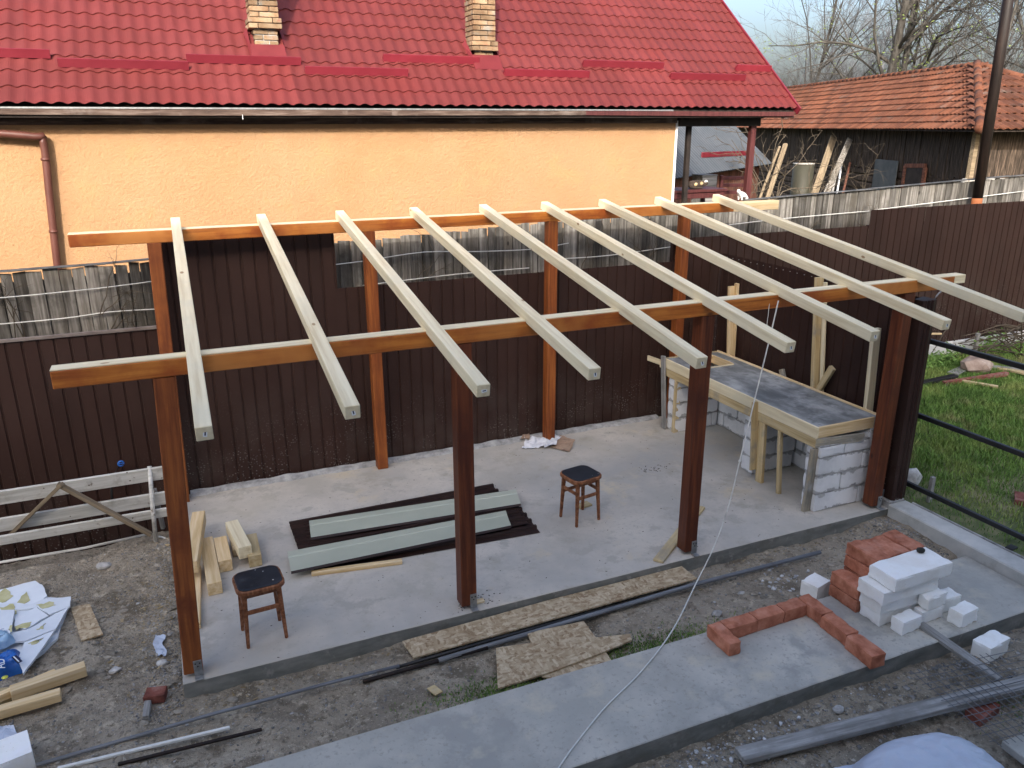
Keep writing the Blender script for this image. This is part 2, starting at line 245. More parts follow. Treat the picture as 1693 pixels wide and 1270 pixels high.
def cbox(l, w, h, m, c=.004, var=0, jit=0.0):
    key = (round(l, 3), round(w, 3), round(h, 3), m.name, c, var, jit)
    if key in _box: return _box[key]
    bm = bmesh.new(); bmesh.ops.create_cube(bm, size=1.0)
    for v in bm.verts: v.co.x *= l; v.co.y *= w; v.co.z *= h
    c = min(c, .3*min(l, w, h))
    if c > 0: bmesh.ops.bevel(bm, geom=list(bm.edges), offset=c, segments=1, affect='EDGES')
    if jit:
        r2 = random.Random(hash((l, w, h, var)) & 0xffff)
        for v in bm.verts: v.co += Vector((r2.uniform(-jit, jit), r2.uniform(-jit, jit), r2.uniform(-jit, jit)))
    me = bpy.data.meshes.new('box'); bm.to_mesh(me); bm.free(); me.materials.append(m); _box[key] = me; return me
_rb = {}
def rough_block(l, w, h, m, var=0, amp=.002, chip=.012, cuts=5):
    key = (round(l, 3), round(w, 3), round(h, 3), m.name, var)
    if key in _rb: return _rb[key]
    bm = bmesh.new(); bmesh.ops.create_cube(bm, size=1.0); bmesh.ops.subdivide_edges(bm, edges=list(bm.edges), cuts=cuts, use_grid_fill=True)
    hx, hy, hz = l/2, w/2, h/2
    for q in bm.verts:
        p = Vector((q.co.x*l, q.co.y*w, q.co.z*h)); s_ = p*11+Vector((var*3.7+l*9, w*5, 1.3))
        n_edge = (abs(abs(p.x)-hx) < 1e-4)+(abs(abs(p.y)-hy) < 1e-4)+(abs(abs(p.z)-hz) < 1e-4)
        p += Vector((noise.noise(s_), noise.noise(s_+Vector((7, 0, 0))), noise.noise(s_+Vector((0, 9, 0)))))*amp
        if n_edge >= 2:
            k = max(0, noise.noise(s_*1.7+Vector((3, 3, 3))))*chip*(1.0 if n_edge == 2 else 1.6)+.002; p -= Vector((math.copysign(k, p.x) if abs(abs(p.x)-hx) < .01 else 0, math.copysign(k, p.y) if abs(abs(p.y)-hy) < .01 else 0, math.copysign(k, p.z) if abs(abs(p.z)-hz) < .01 else 0))
        q.co = p
    me = bpy.data.meshes.new('block'); bm.to_mesh(me); bm.free(); me.materials.append(m); _rb[key] = me; return me
def rblock(name, x0, x1, y0, y1, z0, z1, m, parent=None, rz=0.0, var=0, amp=.002, chip=.012, cuts=5):
    return link(name, rough_block(x1-x0, y1-y0, z1-z0, m, var, amp, chip, cuts), Matrix.Translation(((x0+x1)/2, (y0+y1)/2, (z0+z1)/2)) @ Matrix.Rotation(rz, 4, 'Z'), parent)
def axes(a, b, upv=Vector((0, 0, 1))):
    x = (b-a).normalized()
    if abs(x.dot(upv)) > .98: upv = Vector((0, 1, 0))
    y = upv.cross(x).normalized(); z = x.cross(y); mid = (a+b)/2
    return Matrix(((x.x, y.x, z.x, mid.x), (x.y, y.y, z.y, mid.y), (x.z, y.z, z.z, mid.z), (0, 0, 0, 1)))
def bar(name, a, b, w, h, m, parent=None, c=.004, upv=Vector((0, 0, 1)), var=0, jit=0.0):
    a = Vector(a); b = Vector(b)
    return link(name, cbox((b-a).length, w, h, m, c, var, jit), axes(a, b, upv), parent)
def block(name, x0, x1, y0, y1, z0, z1, m, parent=None, c=.005, rz=0.0, jit=0.0, var=0):
    mw = Matrix.Translation(((x0+x1)/2, (y0+y1)/2, (z0+z1)/2)) @ Matrix.Rotation(rz, 4, 'Z')
    return link(name, cbox(x1-x0, y1-y0, z1-z0, m, c, var, jit), mw, parent)
def prism(name, pts, z0, z1, m, parent=None, c=0.0):
    """upright prism over a ground polygon"""
    cx = sum(p[0] for p in pts)/len(pts); cy = sum(p[1] for p in pts)/len(pts)
    a = sum((pts[i][0]*pts[(i+1) % len(pts)][1]-pts[(i+1) % len(pts)][0]*pts[i][1]) for i in range(len(pts)))
    if a < 0: pts = pts[::-1]
    n = len(pts); v = [(p[0]-cx, p[1]-cy, 0) for p in pts]+[(p[0]-cx, p[1]-cy, z1-z0) for p in pts]
    f = [tuple(range(n-1, -1, -1)), tuple(range(n, 2*n))]+[(i, (i+1) % n, n+(i+1) % n, n+i) for i in range(n)]
    return link(name, mesh_np(name, v, f, m), Matrix.Translation((cx, cy, z0)), parent)
def tube_vf(pts, rad, sides, V_, F_):
    base = len(V_); n = len(pts); pts = [Vector(p) for p in pts]
    for i, p in enumerate(pts):
        t = (pts[min(i+1, n-1)]-pts[max(i-1, 0)])
        if t.length < 1e-9: t = Vector((0, 0, 1))
        t.normalize(); a = Vector((0, 0, 1)) if abs(t.z) < .9 else Vector((1, 0, 0))
        s = t.cross(a).normalized(); q = s.cross(t); r = rad[i] if isinstance(rad, (list, tuple)) else rad
        for k in range(sides):
            w = 2*math.pi*k/sides; V_.append(p+s*(r*math.cos(w))+q*(r*math.sin(w)))
    for i in range(n-1):
        for k in range(sides):
            k2 = (k+1) % sides; F_.append((base+i*sides+k, base+i*sides+k2, base+(i+1)*sides+k2, base+(i+1)*sides+k))
    F_.append(tuple(base+k for k in range(sides-1, -1, -1))); F_.append(tuple(base+(n-1)*sides+k for k in range(sides)))
def tube(name, pts, rad, m, parent=None, sides=8, origin=None, smooth=True):
    V_, F_ = [], []; tube_vf(pts, rad, sides, V_, F_); o = Vector(origin) if origin is not None else Vector(pts[0])
    return link(name, mesh_np(name, [p-o for p in V_], F_, m, smooth), Matrix.Translation(o), parent)
def curvepts(pts, n=6):
    pts = [Vector(p) for p in pts]; out = []
    for i in range(len(pts)-1):
        p0 = pts[max(i-1, 0)]; p1 = pts[i]; p2 = pts[i+1]; p3 = pts[min(i+2, len(pts)-1)]
        for k in range(n):
            t = k/n; out.append(.5*((2*p1)+(-p0+p2)*t+(2*p0-5*p1+4*p2-p3)*t*t+(-p0+3*p1-3*p2+p3)*t**3))
    out.append(pts[-1]); return out
def rock_mesh(name, sx, sy, sz, m, seed=0, sub=2, amp=.25):
    bm = bmesh.new(); bmesh.ops.create_icosphere(bm, subdivisions=sub, radius=.5)
    for v in bm.verts:
        d = noise.noise(v.co*2.3+Vector((seed*7.1, seed*3.3, 0)))*amp+noise.noise(v.co*5+Vector((seed, 0, seed*2)))*amp*.4
        v.co *= 1+d; v.co.x *= sx; v.co.y *= sy; v.co.z *= sz
    me = bpy.data.meshes.new(name); bm.to_mesh(me); bm.free(); me.materials.append(m); return me
def fbm(x, y, s, o=4): return noise.fractal(Vector((x*s, y*s, 3.7)), 1.0, 2.0, o)

# ------------------------------------------------------------------ the setting: ground, slab, path, kerb, lawn
def smooth(a, b, x): t = min(1, max(0, (x-a)/(b-a))); return t*t*(3-2*t)
def gz(x, y):
    z = -.135 - .075*smooth(-1.3, -2.0, y)
    z += .030*fbm(x, y, .9, 3)+.022*fbm(x+9, y, 3.5, 4)+.012*fbm(x, y+5, 11, 3)
    if x < -.1: z += .035*smooth(-.1, -.5, x)*smooth(3.2, 1.0, y)*(1+fbm(x, y, 1.7, 3)) + .05*smooth(1.6, 2.3, y)*smooth(-1.0, -.3, x) - .34*smooth(2.42, 2.75, y)
    e = min(abs(y+.13) if -.2 < x < 6.8 else 9, abs(x+.15) if -.2 < y < 3.2 else 9)
    if y < -.11 or x < -.13: z += .025*smooth(.3, .0, e)*(.6+fbm(x, y, 4, 3))
    if x > 6.0 and -1.0 < y < -.1: z += .05*smooth(6.1, 6.8, x)
    return z
def grid(name, x0, x1, y0, y1, st, zf, m, label=None, kind='structure'):
    nx = int((x1-x0)/st)+1; ny = int((y1-y0)/st)+1
    xs = [x0+(x1-x0)*i/(nx-1) for i in range(nx)]; ys = [y0+(y1-y0)*j/(ny-1) for j in range(ny)]
    v = [(x, y, zf(x, y)) for y in ys for x in xs]
    f = [(j*nx+i, j*nx+i+1, (j+1)*nx+i+1, (j+1)*nx+i) for j in range(ny-1) for i in range(nx-1)]
    return T(link(name, mesh_np(name, v, f, m, True)), label, kind=kind)
grid('ground', -3.2, 7.0, -4.4, 3.36, .036, gz, m_dirt, 'bare grey brown building site dirt around the slab')
def lz(x, y): return -.03+.27*smooth(-.6, 3.3, y)+.02*fbm(x, y, 1.2, 3)+.012*fbm(x, y, 5, 3)
grid('lawn', 7.06, 17.0, -4.4, 3.28, .09, lz, m_lawnsoil, 'patchy lawn soil right of the kerb')
v = []; f = []
for j, (y, z) in enumerate(((-300, -.5), (3.42, -.5), (3.5, 0), (500, 0))): v += [(-400, y, z), (500, y, z)]
T(link('terrain', mesh_np('terrain', v, [(0, 1, 3, 2), (2, 3, 5, 4), (4, 5, 7, 6)], m_farsoil)), 'ground of the neighbouring yards', kind='structure')

def slab_mesh(x0, x1, y0, y1, z0, z1, m, st=.06, amp=.004):
    bm = bmesh.new(); bmesh.ops.create_cube(bm, size=1)
    for q in bm.verts: q.co = Vector((x0 if q.co.x < 0 else x1, y0 if q.co.y < 0 else y1, z0 if q.co.z < 0 else z1))
    ed = [e for e in bm.edges if abs((e.verts[0].co-e.verts[1].co).x) > .01]; bmesh.ops.subdivide_edges(bm, edges=ed, cuts=int((x1-x0)/st), use_grid_fill=True)
    top = [e for e in bm.edges if all(q.co.z > z1-1e-4 for q in e.verts) and abs(e.verts[0].co.y-e.verts[1].co.y) < 1e-4 and (abs(e.verts[0].co.y-y0) < 1e-4)]
    bmesh.ops.bevel(bm, geom=top, offset=.007, segments=1, affect='EDGES')
    for q in bm.verts:
        if q.co.y < y0+.03:
            q.co.y += amp*.9*noise.noise(Vector((q.co.x*4, q.co.z*7, 1))); q.co.z += amp*.35*noise.noise(Vector((q.co.x*11, 2, q.co.z*4)))
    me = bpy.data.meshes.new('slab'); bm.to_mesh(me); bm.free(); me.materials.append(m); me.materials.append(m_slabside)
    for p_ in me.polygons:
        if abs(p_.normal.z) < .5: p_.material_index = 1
    return me
T(link('patio_slab', slab_mesh(-.135, 6.86, -.115, 3.24, -.25, 0, m_conc)), 'pale trowelled concrete slab under the pergola', kind='structure')
T(link('path', slab_mesh(-3.1, 6.832, -1.915, -1.075, -.36, -.05, m_path)), 'blue grey concrete strip in front of the slab', kind='structure')
k1 = T(block('kerb', 6.84, 7.09, -4.3, -.12, -.3, .06, m_kerb, c=.012), 'low concrete kerb wall along the right side', kind='structure')
block('kerb_end', 6.875, 7.088, -.117, 3.2, -.3, .075, m_mortar, k1, c=.012)
link('kerb_edge_strip', cbox(4.1, .018, .03, m_mortar, .004), axes(Vector((7.1, -4.3, .055)), Vector((7.1, -.2, .055))), k1)
# rough mortar ridge where the slab meets the fence
v = []; f = []; n = 170
for i in range(n):
    x = .05+6.1*i/(n-1); a = .075+.03*noise.noise(Vector((x*3, 0, 0)))+.02*noise.noise(Vector((x*13, 0, 0))); h = .035+.018*noise.noise(Vector((x*5, 4, 0)))
    v += [(x, 3.235-a, -.004), (x, 3.235-a*.55, h*.75), (x, 3.25, h), (x, 3.27, h), (x, 3.28, -.01)]
for i in range(n-1):
    for k in range(4): f.append((i*5+k, i*5+5+k, i*5+6+k, i*5+k+1))
T(link('mortar_fillet', mesh_np('fillet', v, f, m_mortar)), 'rough mortar ridge at the foot of the brown fence', kind='structure')

# ------------------------------------------------------------------ house the picture is taken from (its shade lies over the yard)
vh = thing('house', (0, -10, -.5), 'tall pale house behind the viewpoint whose shade covers the yard', 'house')
block('wall', -13, 9.6, -14.5, -6.15, -.5, 8.5, m_render, vh, c=.01)
vv = [(-13.5, -5.75, 8.5), (10.1, -5.75, 8.5), (10.1, -14.9, 8.5), (-13.5, -14.9, 8.5), (-11.5, -8.2, 10.2), (8.4, -8.2, 10.2), (8.4, -12.4, 10.2), (-11.5, -12.4, 10.2)]
link('roof', mesh_np('roof', vv, [(0, 1, 5, 4), (1, 2, 6, 5), (2, 3, 7, 6), (3, 0, 4, 7), (3, 2, 1, 0), (4, 5, 6, 7)], m_tile), None, vh)
for fx in (-10, -6.5, -3, 3, 6.5):
    for fz in (.6, 3.4, 6.2):
        w_ = block('window', fx-.6, fx+.6, -6.16, -6.11, fz, fz+1.4, m_whitetrim, vh); block('pane', fx-.52, fx+.52, -6.112, -6.10, fz+.08, fz+1.32, m_glass, w_, c=0)

# ------------------------------------------------------------------ brown sheet steel boundary fence
_sheet = {}
def sheet_mesh(n, h, m, pitch=.14):
    key = (n, round(h, 3), m.name)
    if key in _sheet: return _sheet[key]
    px = []
    for i in range(n): px += [(i*pitch, 0), (i*pitch+.112, 0), (i*pitch+.118, .013), (i*pitch+.134, .013)]
    px.append((n*pitch, 0)); v = [(a, b, 0) for a, b in px]+[(a, b, h) for a, b in px]; q = len(px)
    f = [(i, i+1, q+i+1, q+i) for i in range(q-1)]
    _sheet[key] = mesh_np('sheet', v, f, m); return _sheet[key]
FY = 3.30
mf = thing('metal_fence', (4, FY, 0), 'dark brown ribbed sheet steel boundary fence stepped in height behind the slab', 'fence')
secs = [(-3.36, .0, 1.90, -.55, 0), (.03, 1.82, 2.86, 0.0, .004), (1.82, 6.36, 2.16, 0.0, 0), (6.36, 9.72, 2.46, .46, -.004), (9.72, 16.5, 2.69, .46, -.010)]
for (a, b, zt, zb, dy) in secs:
    x = a
    while x < b-.02:
        n = max(1, min(8, int(round((b-x)/.14)))); link('sheet', sheet_mesh(n, zt-zb, m_fence), Matrix.Translation((x, FY+dy+rng.uniform(-.002, .002), zb)), mf); x += n*.14
    bar('rail', (a, FY+.04, zt-.25), (b, FY+.04, zt-.25), .03, .05, m_fence_plain, mf); bar('rail', (a, FY+.04, zb+.4), (b, FY+.04, zb+.4), .03, .05, m_fence_plain, mf)
part(bar('capping', (-3.36, FY-.004, 1.908), (.0, FY-.004, 1.908), .035, .034, M('grey brown cap', [(.3, (.13, .105, .095)), (.7, (.2, .17, .155))], 4, rnd=0), mf), 'greyish folded cap strip along the low left panels')
part(block('plinth', 7.12, 16.5, 3.24, 3.34, -.1, .462, m_plaster, mf, c=.01), 'pale concrete footing under the right panels')
for x in (-1.6, .015, 1.82, 4.1, 6.36, 9.72, 13.0): block('fence_post', x-.03, x+.03, FY+.06, FY+.12, -.3, 2.1 if x < 6 else 2.4, m_fence_plain, mf)
# side screen of the pergola, ribs seen from inside, with its folded steel corner
ss = thing('metal_screen', (7.05, 1.6, .08), 'dark ribbed steel screen closing the right end of the pergola behind the counter', 'screen')
rot = Matrix.Rotation(R(90), 4, 'Z')
for k in range(3):
    n = 8 if k < 2 else 7; link('sheet', sheet_mesh(n, 2.15, m_fence), Matrix.Translation((7.05, .0+k*1.12+.0, .085)) @ rot, ss)
for k in range(26): link('screw', cbox(.012, .012, .008, m_galv, .002), Matrix.Translation((7.03, .1+k*.12, 2.20)), ss)
v = []; prof = [(6.90, .0), (6.90, -.10), (6.935, -.118), (6.965, -.10), (6.985, -.118), (7.015, -.10), (7.035, -.118), (7.075, -.10), (7.095, -.10), (7.095, .06)]
q = len(prof); v = [(a, b, .078) for a, b in prof]+[(a, b, 2.24) for a, b in prof]
link('corner_cladding', mesh_np('corner', v, [(i, i+1, q+i+1, q+i) for i in range(q-1)]+[tuple(range(q, 2*q))], m_fence), None, ss)
for z in (.5, 1.3, 2.12): bar('girt', (7.085, 0, z), (7.085, 3.2, z), .04, .04, m_rail, ss)
fr = thing('fence_frame', (7.25, -2, 0), 'open frame of three black steel rails running from the screen towards the viewer', 'fence')
for z in (1.765, .955, .165): bar('rail', (7.25, .1, z), (7.25, -4.2, z+.01), .045, .05, m_rail, fr, c=.006)
for y in (.12, -4.2): block('post', 7.22, 7.28, y-.03, y+.03, -.2, 1.9, m_rail, fr)

# ------------------------------------------------------------------ pergola
pg = thing('pergola', (3.3, 1.5, 0), 'unfinished timber pergola with eight stained posts, two beams and nine pale rafters', 'pergola')
S = (2.931-2.455)/3.104
posts = [((-.055, 0), (.035, 0), 2.33, .135, m_stain_mid), ((2.127, 0), (2.127, 0), 2.33, .135, m_stain_dark), ((4.367, 0), (4.372, 0), 2.33, .135, m_stain_dark), ((6.735, 0), (6.76, 0), 2.33, .135, m_stain_dark),
         ((-.03, 3.104), (.045, 3.104), 2.805, .13, m_stain_mid), ((2.19, 3.104), (2.185, 3.104), 2.805, .125, m_stain), ((4.403, 3.104), (4.403, 3.104), 2.805, .125, m_stain), ((6.30, 3.104), (6.304, 3.104), 2.805, .125, m_stain)]
for i, (b_, t_, h, w, m) in enumerate(posts):
    p_ = bar('post', (b_[0], b_[1], .03 if i < 4 else .0), (t_[0], t_[1], h), w, w, m, pg, c=.007, upv=Vector((0, 1, 0)))
    if i < 4:
        block('post_bracket', b_[0]+.005, b_[0]+.065, -.0735, -.069, .0, .14, m_galv, p_, c=.001); block('bracket_foot', b_[0]+.005, b_[0]+.065, -.125, -.0745, .0, .012, m_galv, p_, c=.002)
        for bx_, bz_ in ((.02, .115), (.05, .115), (.035, .09)): block('bolt', b_[0]+bx_-.005, b_[0]+bx_+.005, -.078, -.0737, bz_-.005, bz_+.005, m_rail, p_, c=.001)
fb = bar('front_beam', (-.605, -.012, 2.388), (7.33, -.012, 2.388), .126, .118, m_stain_beam, pg, c=.006); part(fb, 'honey coloured front beam with a pale strip along its top')
bar('beam_top_strip', (-.605, -.012, 2.4515), (7.33, -.012, 2.4515), .120, .009, m_pine, fb, c=.002)  # thin pale strip laid along the beam, paler than its sides
bb = bar('back_beam', (-.69, 3.104, 2.862), (7.03, 3.104, 2.862), .126, .118, m_stain_beam, pg, c=.006)
bar('beam_top_strip', (-.69, 3.104, 2.9255), (7.03, 3.104, 2.9255), .120, .009, m_pine, bb, c=.002)  # same thin pale strip along the back beam
part(bar('beam_extension', (7.033, 3.104, 2.862), (7.77, 3.104, 2.862), .124, .120, m_pine_warm, pg, c=.004), 'bare unstained end piece of the back beam')
part(bar('beam_extension', (7.333, .0, 2.41), (7.50, .0, 2.41), .12, .085, m_pine, pg, c=.004), 'bare end of the front beam')
xb = [.269, 1.093, 1.909, 2.735, 3.566, 4.351, 5.136, 5.944, 6.834]; xf = [.222, 1.034, 1.868, 2.669, 3.494, 4.324, 5.156, 5.971, 6.86]; dyf = [-.042, -.036, .007, .025, -.026, .021, .014, .037, -.02]
for i in range(9):
    yf_ = -1.145+dyf[i]; zt = lambda y: 2.455+.078+S*y-.0435
    m_ = m_pine if i < 8 else m_pine_warm
    ra = bar('rafter', (xf[i], yf_, zt(yf_)), (xb[i], 3.207+rng.uniform(-.015, .015), zt(3.207)), .09, .087, m_pine, pg, c=.004, var=i, upv=Vector((rng.uniform(-.02, .02), 0, 1)))
    if i < 8:
        sx = (xb[i]-xf[i])/4.35
        tg = link('price_tag', cbox(.022 if i != 2 else .036, .002, .034 if i != 2 else .02, m_print, 0), Matrix.Translation((xf[i]+.004, yf_-.0015, zt(yf_))) @ Matrix.Rotation(-sx, 4, 'Z') @ Matrix.Rotation(-S, 4, 'X') @ Matrix.Rotation(R(rng.uniform(-12, 12)), 4, 'Y'), ra)
        link('tag_print', cbox(.008 if i != 2 else .024, .001, .02 if i != 2 else .007, m_ink, 0), WM[tg] @ Matrix.Translation((0, -.0017, 0)), ra)

# ------------------------------------------------------------------ counter of aerated blocks with its formwork
ct = thing('counter', (6.4, 1.5, 0), 'half built outdoor kitchen counter of white blocks with a grey screed top', 'counter')
TOPZ = .95
def ctop():
    x0, x1, y0, y1 = 6.045, 6.86, .20, 2.93; hx0, hx1, hy0, hy1 = 6.26, 6.69, 2.34, 2.80
    xs = [x0, hx0, hx1, x1]; ys = [y0, hy0, hy1, y1]; v = []; f = []
    for z in (TOPZ-.11, TOPZ-.006):
        for y in ys:
            for x in xs: v.append((x, y, z))
    for j in range(3):
        for i in range(3):
            if i == 1 and j == 1: continue
            a = j*4+i; f.append((16+a, 16+a+1, 16+a+5, 16+a+4)); f.append((a+4, a+5, a+1, a))
    def side(a, b): f.append((a, b, b+16, a+16))
    for i in range(3): side(i, i+1); side(12+i+1, 12+i); side(4*(i+1), 4*i); side(4*i+3, 4*(i+1)+3)
    side(6, 5); side(9, 10); side(5, 9); side(10, 6)
    return mesh_np('countertop', v, f, m_ctop)
part(link('countertop', ctop(), None, ct), 'dark damp screed with a square sink opening')
def wallblocks(x0, x1, y0, y1, zt, along, bl=.60, ch=.205):
    z = 0.006; row = 0
    while z < zt-.02:
        z2 = min(z+ch-.014, zt); a0, a1 = (x0, x1) if along == 'x' else (y0, y1); p_ = a0-(bl*.45 if row % 2 else 0)
        while p_ < a1-.01:
            s, e = max(p_, a0), min(p_+bl-.012, a1)
            if e-s > .04:
                if along == 'x': rblock('block', s, e, y0+rng.uniform(-.004, .004), y1, z, z2, m_aac_wall, ct, var=row, chip=.009, cuts=4)
                else: rblock('block', x0+rng.uniform(-.003, .003), x1, s, e, z, z2, m_aac_wall, ct, var=row, chip=.009, cuts=4)
            p_ += bl
        if along == 'x': block('mortar_joint', x0+.004, x1-.004, y0+.006, y1-.006, z2-.001, z2+.0145, m_mortar, ct, c=0)
        else: block('mortar_joint', x0+.006, x1-.006, y0+.004, y1-.004, z2-.001, z2+.0145, m_mortar, ct, c=0)
        z += ch; row += 1
wallblocks(6.06, 6.73, .13, .33, .73, 'x'); wallblocks(6.09, 6.70, 1.16, 1.36, .73, 'x'); wallblocks(6.03, 6.70, 2.63, 2.83, .73, 'x'); wallblocks(6.73, 6.87, .135, 2.95, .84, 'y')
fo = thing('formwork', (6.0, 1.5, 0), 'timber formwork boards and props around the counter top', 'formwork')
bar('board', (6.028, .17, .888), (6.028, 2.98, .888), .026, .125, m_pine, fo)
part(bar('board', (6.03, .175, .772), (6.03, 2.90, .772), .026, .105, m_form, fo), 'lower board smeared with cement')
part(bar('board', (6.016, .185, .888), (6.80, .185, .888), .026, .122, m_pine_warm, fo), 'yellow end board at the front of the counter')
bar('board', (6.018, .178, .775), (6.62, .118, .775), .02, .095, m_form_dirty, fo)
bar('board', (6.873, .2, .915), (6.873, 2.95, .915), .02, .10, m_pine_warm, fo); bar('board', (6.03, 2.955, .89), (6.87, 2.955, .89), .024, .12, m_form, fo)
bar('board', (5.985, 2.99, .86), (6.20, 2.99, .86), .024, .09, m_pine, fo); bar('board', (5.99, 2.985, .885), (5.95, 3.24, .885), .024, .07, m_pine, fo)
bar('opening_board', (6.27, 2.352, .905), (6.68, 2.352, .905), .02, .10, m_pine, fo); bar('opening_board', (6.27, 2.788, .905), (6.68, 2.788, .905), .02, .11, m_pine_warm, fo)
bar('opening_board', (6.272, 2.365, .905), (6.272, 2.775, .905), .02, .11, m_pine, fo); bar('opening_board', (6.678, 2.365, .905), (6.678, 2.775, .905), .02, .11, m_pine_warm, fo)
bar('prop', (5.995, 1.02, .14), (5.995, 1.09, .94), .025, .11, m_form, fo, upv=Vector((1, 0, 0))); bar('prop', (6.045, .965, .0), (6.045, 1.0, .72), .10, .045, m_form, fo, upv=Vector((1, 0, 0)))
bar('prop', (6.04, .64, .0), (6.045, .72, .72), .045, .045, m_form, fo); bar('prop', (6.02, .20, .0), (6.03, .185, .715), .10, .04, m_form_dirty, fo)
bar('prop', (5.99, 2.82, .0), (5.985, 2.93, .99), .03, .08, m_grey_board, fo, upv=Vector((0, 1, 0))); bar('prop', (6.05, 2.66, .0), (6.05, 2.66, .72), .08, .05, m_form, fo)
bar('upright', (6.93, 2.74, .86), (6.93, 2.84, 1.86), .045, .09, m_pine_warm, fo, upv=Vector((1, 0, 0))); bar('upright', (6.985, 2.76, .86), (6.985, 2.80, 1.90), .04, .06, m_pine_warm, fo)
bar('upright', (6.95, 1.19, .80), (6.95, 1.34, 2.23), .05, .10, m_form, fo, upv=Vector((1, 0, 0))); bar('upright', (6.99, 1.12, .80), (6.99, 1.28, 2.18), .03, .05, m_pine, fo)
bar('upright', (6.93, .385, .84), (6.93, .435, 1.84), .05, .10, m_pine, fo, upv=Vector((1, 0, 0)))
bar('strut', (6.96, 1.15, .93), (6.96, .985, 1.25), .05, .075, m_form, fo); bar('strut', (6.97, 1.75, .9), (6.97, 1.80, 1.0), .05, .06, m_form_dirty, fo)

# ------------------------------------------------------------------ old plank fence behind, its wires and vines
wf = thing('wooden_fence', (5, 3.72, 0), 'weathered grey vertical plank fence standing behind the brown steel fence', 'fence')
WF = [(-4, 2.50), (-1.4, 2.51), (0, 2.53), (1.9, 2.615), (3.9, 2.69), (8.26, 2.885), (10.6, 2.955), (13.5, 3.05), (17, 3.15)]
def wtop(x):
    for (a, za), (b, zb) in zip(WF, WF[1:]):
        if x <= b: return za+(zb-za)*(x-a)/(b-a)
    return WF[-1][1]
pl = []
for k, w in enumerate((.098, .112, .125, .14)):
    for s in range(2):
        me = cbox(w, .022, 2.3, m_grey, .003, var=s+10*k).copy()
        for q in me.vertices:
            if q.co.z > 1.1: q.co.z += (.006 if s else -.004)*(1 if q.co.x > 0 else -1)
            q.co.x += .004*math.sin(q.co.z*2+k+s*2)
        pl.append((w, me))
x = -3.3
while x < 16.3:
    w, me = pl[rng.randrange(8)] if x < 3 else pl[rng.randrange(5)]
    side_ = .008 if rng.random() < .5 else 0.0; g_ = rng.uniform(.003, .012)
    link('plank', me, Matrix.Translation((x+w/2, 3.72+side_+rng.uniform(-.003, .003), wtop(x)-1.15+rng.uniform(-.022, .008))) @ Matrix.Rotation(R(rng.gauss(0, .22)), 4, 'Y') @ Matrix.Rotation(R(rng.gauss(0, .6)), 4, 'Z'), wf); x += w+g_
for (a, za), (b, zb) in zip(WF, WF[1:]):
    a, b = max(a, -3.3), min(b, 16.3); za, zb = wtop(a), wtop(b)
    me = mesh_np('backing', [(a, 0, .2), (b, 0, .2), (b, 0, zb-.11), (a, 0, za-.11), (a, .012, .2), (b, .012, .2), (b, .012, zb-.11), (a, .012, za-.11)], [(0, 1, 2, 3), (5, 4, 7, 6), (3, 2, 6, 7)], m_grey); link('backing_board', me, Matrix.Translation((0, 3.757, 0)), wf)
for z in (1.2, 2.28): bar('fence_rail', (-3.3, 3.80, z-.05), (16.3, 3.80, z+(.5 if z > 2 else .2)), .05, .07, m_grey_board, wf)
for (a, b) in ((-3.3, -1.2), (-1.25, -.45), (-.5, .12), (7.72, 10.2), (10.1, 13.2), (13.1, 16.3)):
    za, zb = wtop(a)+.012, wtop(b)+.012; bar('cap_strip', (a, 3.72, za), (b, 3.72, zb+rng.uniform(-.008, .012)), .10, .012, M('tarred felt', [(.3, (.05, .05, .048)), (.7, (.12, .118, .115))], 5, rnd=.2, rough=.8), wf, var=int(a*10))
for i, (pts, lab) in enumerate([
    ([(-60, 497), (30, 490), (160, 477), (262, 464)], 'upper white wire stretched across the left plank fence'), ([(-60, 541), (100, 527), (180, 516), (262, 511)], 'lower white wire stretched across the left plank fence'),
    ([(540, 439), (600, 432), (700, 417), (790, 416), (880, 412), (940, 402)], 'white wire across the plank fence between the middle rafters'), ([(600, 472), (690, 461), (770, 452), (875, 443)], 'white wire low on the plank fence above the middle steel panels'),
    ([(930, 428), (1010, 422), (1110, 408)], 'thin wire on the plank fence left of the fourth back post'), ([(1205, 372), (1290, 362), (1437, 349)], 'white wire across the plank fence ending at the tall right panel'), ([(1440, 348), (1560, 333), (1693, 316)], 'white wire across the plank fence behind the dark pole')]):
    P_ = [YP(a, b, 3.66) for a, b in pts]; T(tube('wire', curvepts(P_, 4), .006, m_cord, sides=5), lab, 'wire', 'wires on the plank fence')
def twiggy(name, base, n, ln, rad, m, label, cat, upb=.7, flat=.03, seed=1, group=None):
    r2 = random.Random(seed); V_, F_ = [], []
    def grow(p, d, l, r, lv):
        pts = [p]; q = p.copy(); dd = d.copy()
        for k in range(5):
            dd = (dd+Vector((r2.gauss(0, .28), r2.gauss(0, flat), r2.gauss(0, .25)))).normalized(); q = q+dd*(l/5); pts.append(q.copy())
            if lv > 0 and k > 0 and r2.random() < .75: grow(q.copy(), (dd+Vector((r2.gauss(0, .9), r2.gauss(0, flat*2), r2.gauss(.1, .6)))).normalized(), l*r2.uniform(.3, .6), r*.55, lv-1)
        tube_vf(pts, [r*(1-.13*k) for k in range(6)], 5, V_, F_)
    for k in range(n): grow(Vector(base)+Vector((r2.uniform(-.1, .1)*n/3, 0, 0)), Vector((r2.gauss(0, .5), 0, upb)).normalized(), ln*r2.uniform(.7, 1.1), rad, 2)
    o = Vector(base); return T(link(name, mesh_np(name, [p-o for p in V_], F_, m), Matrix.Translation(o)), label, cat, group)
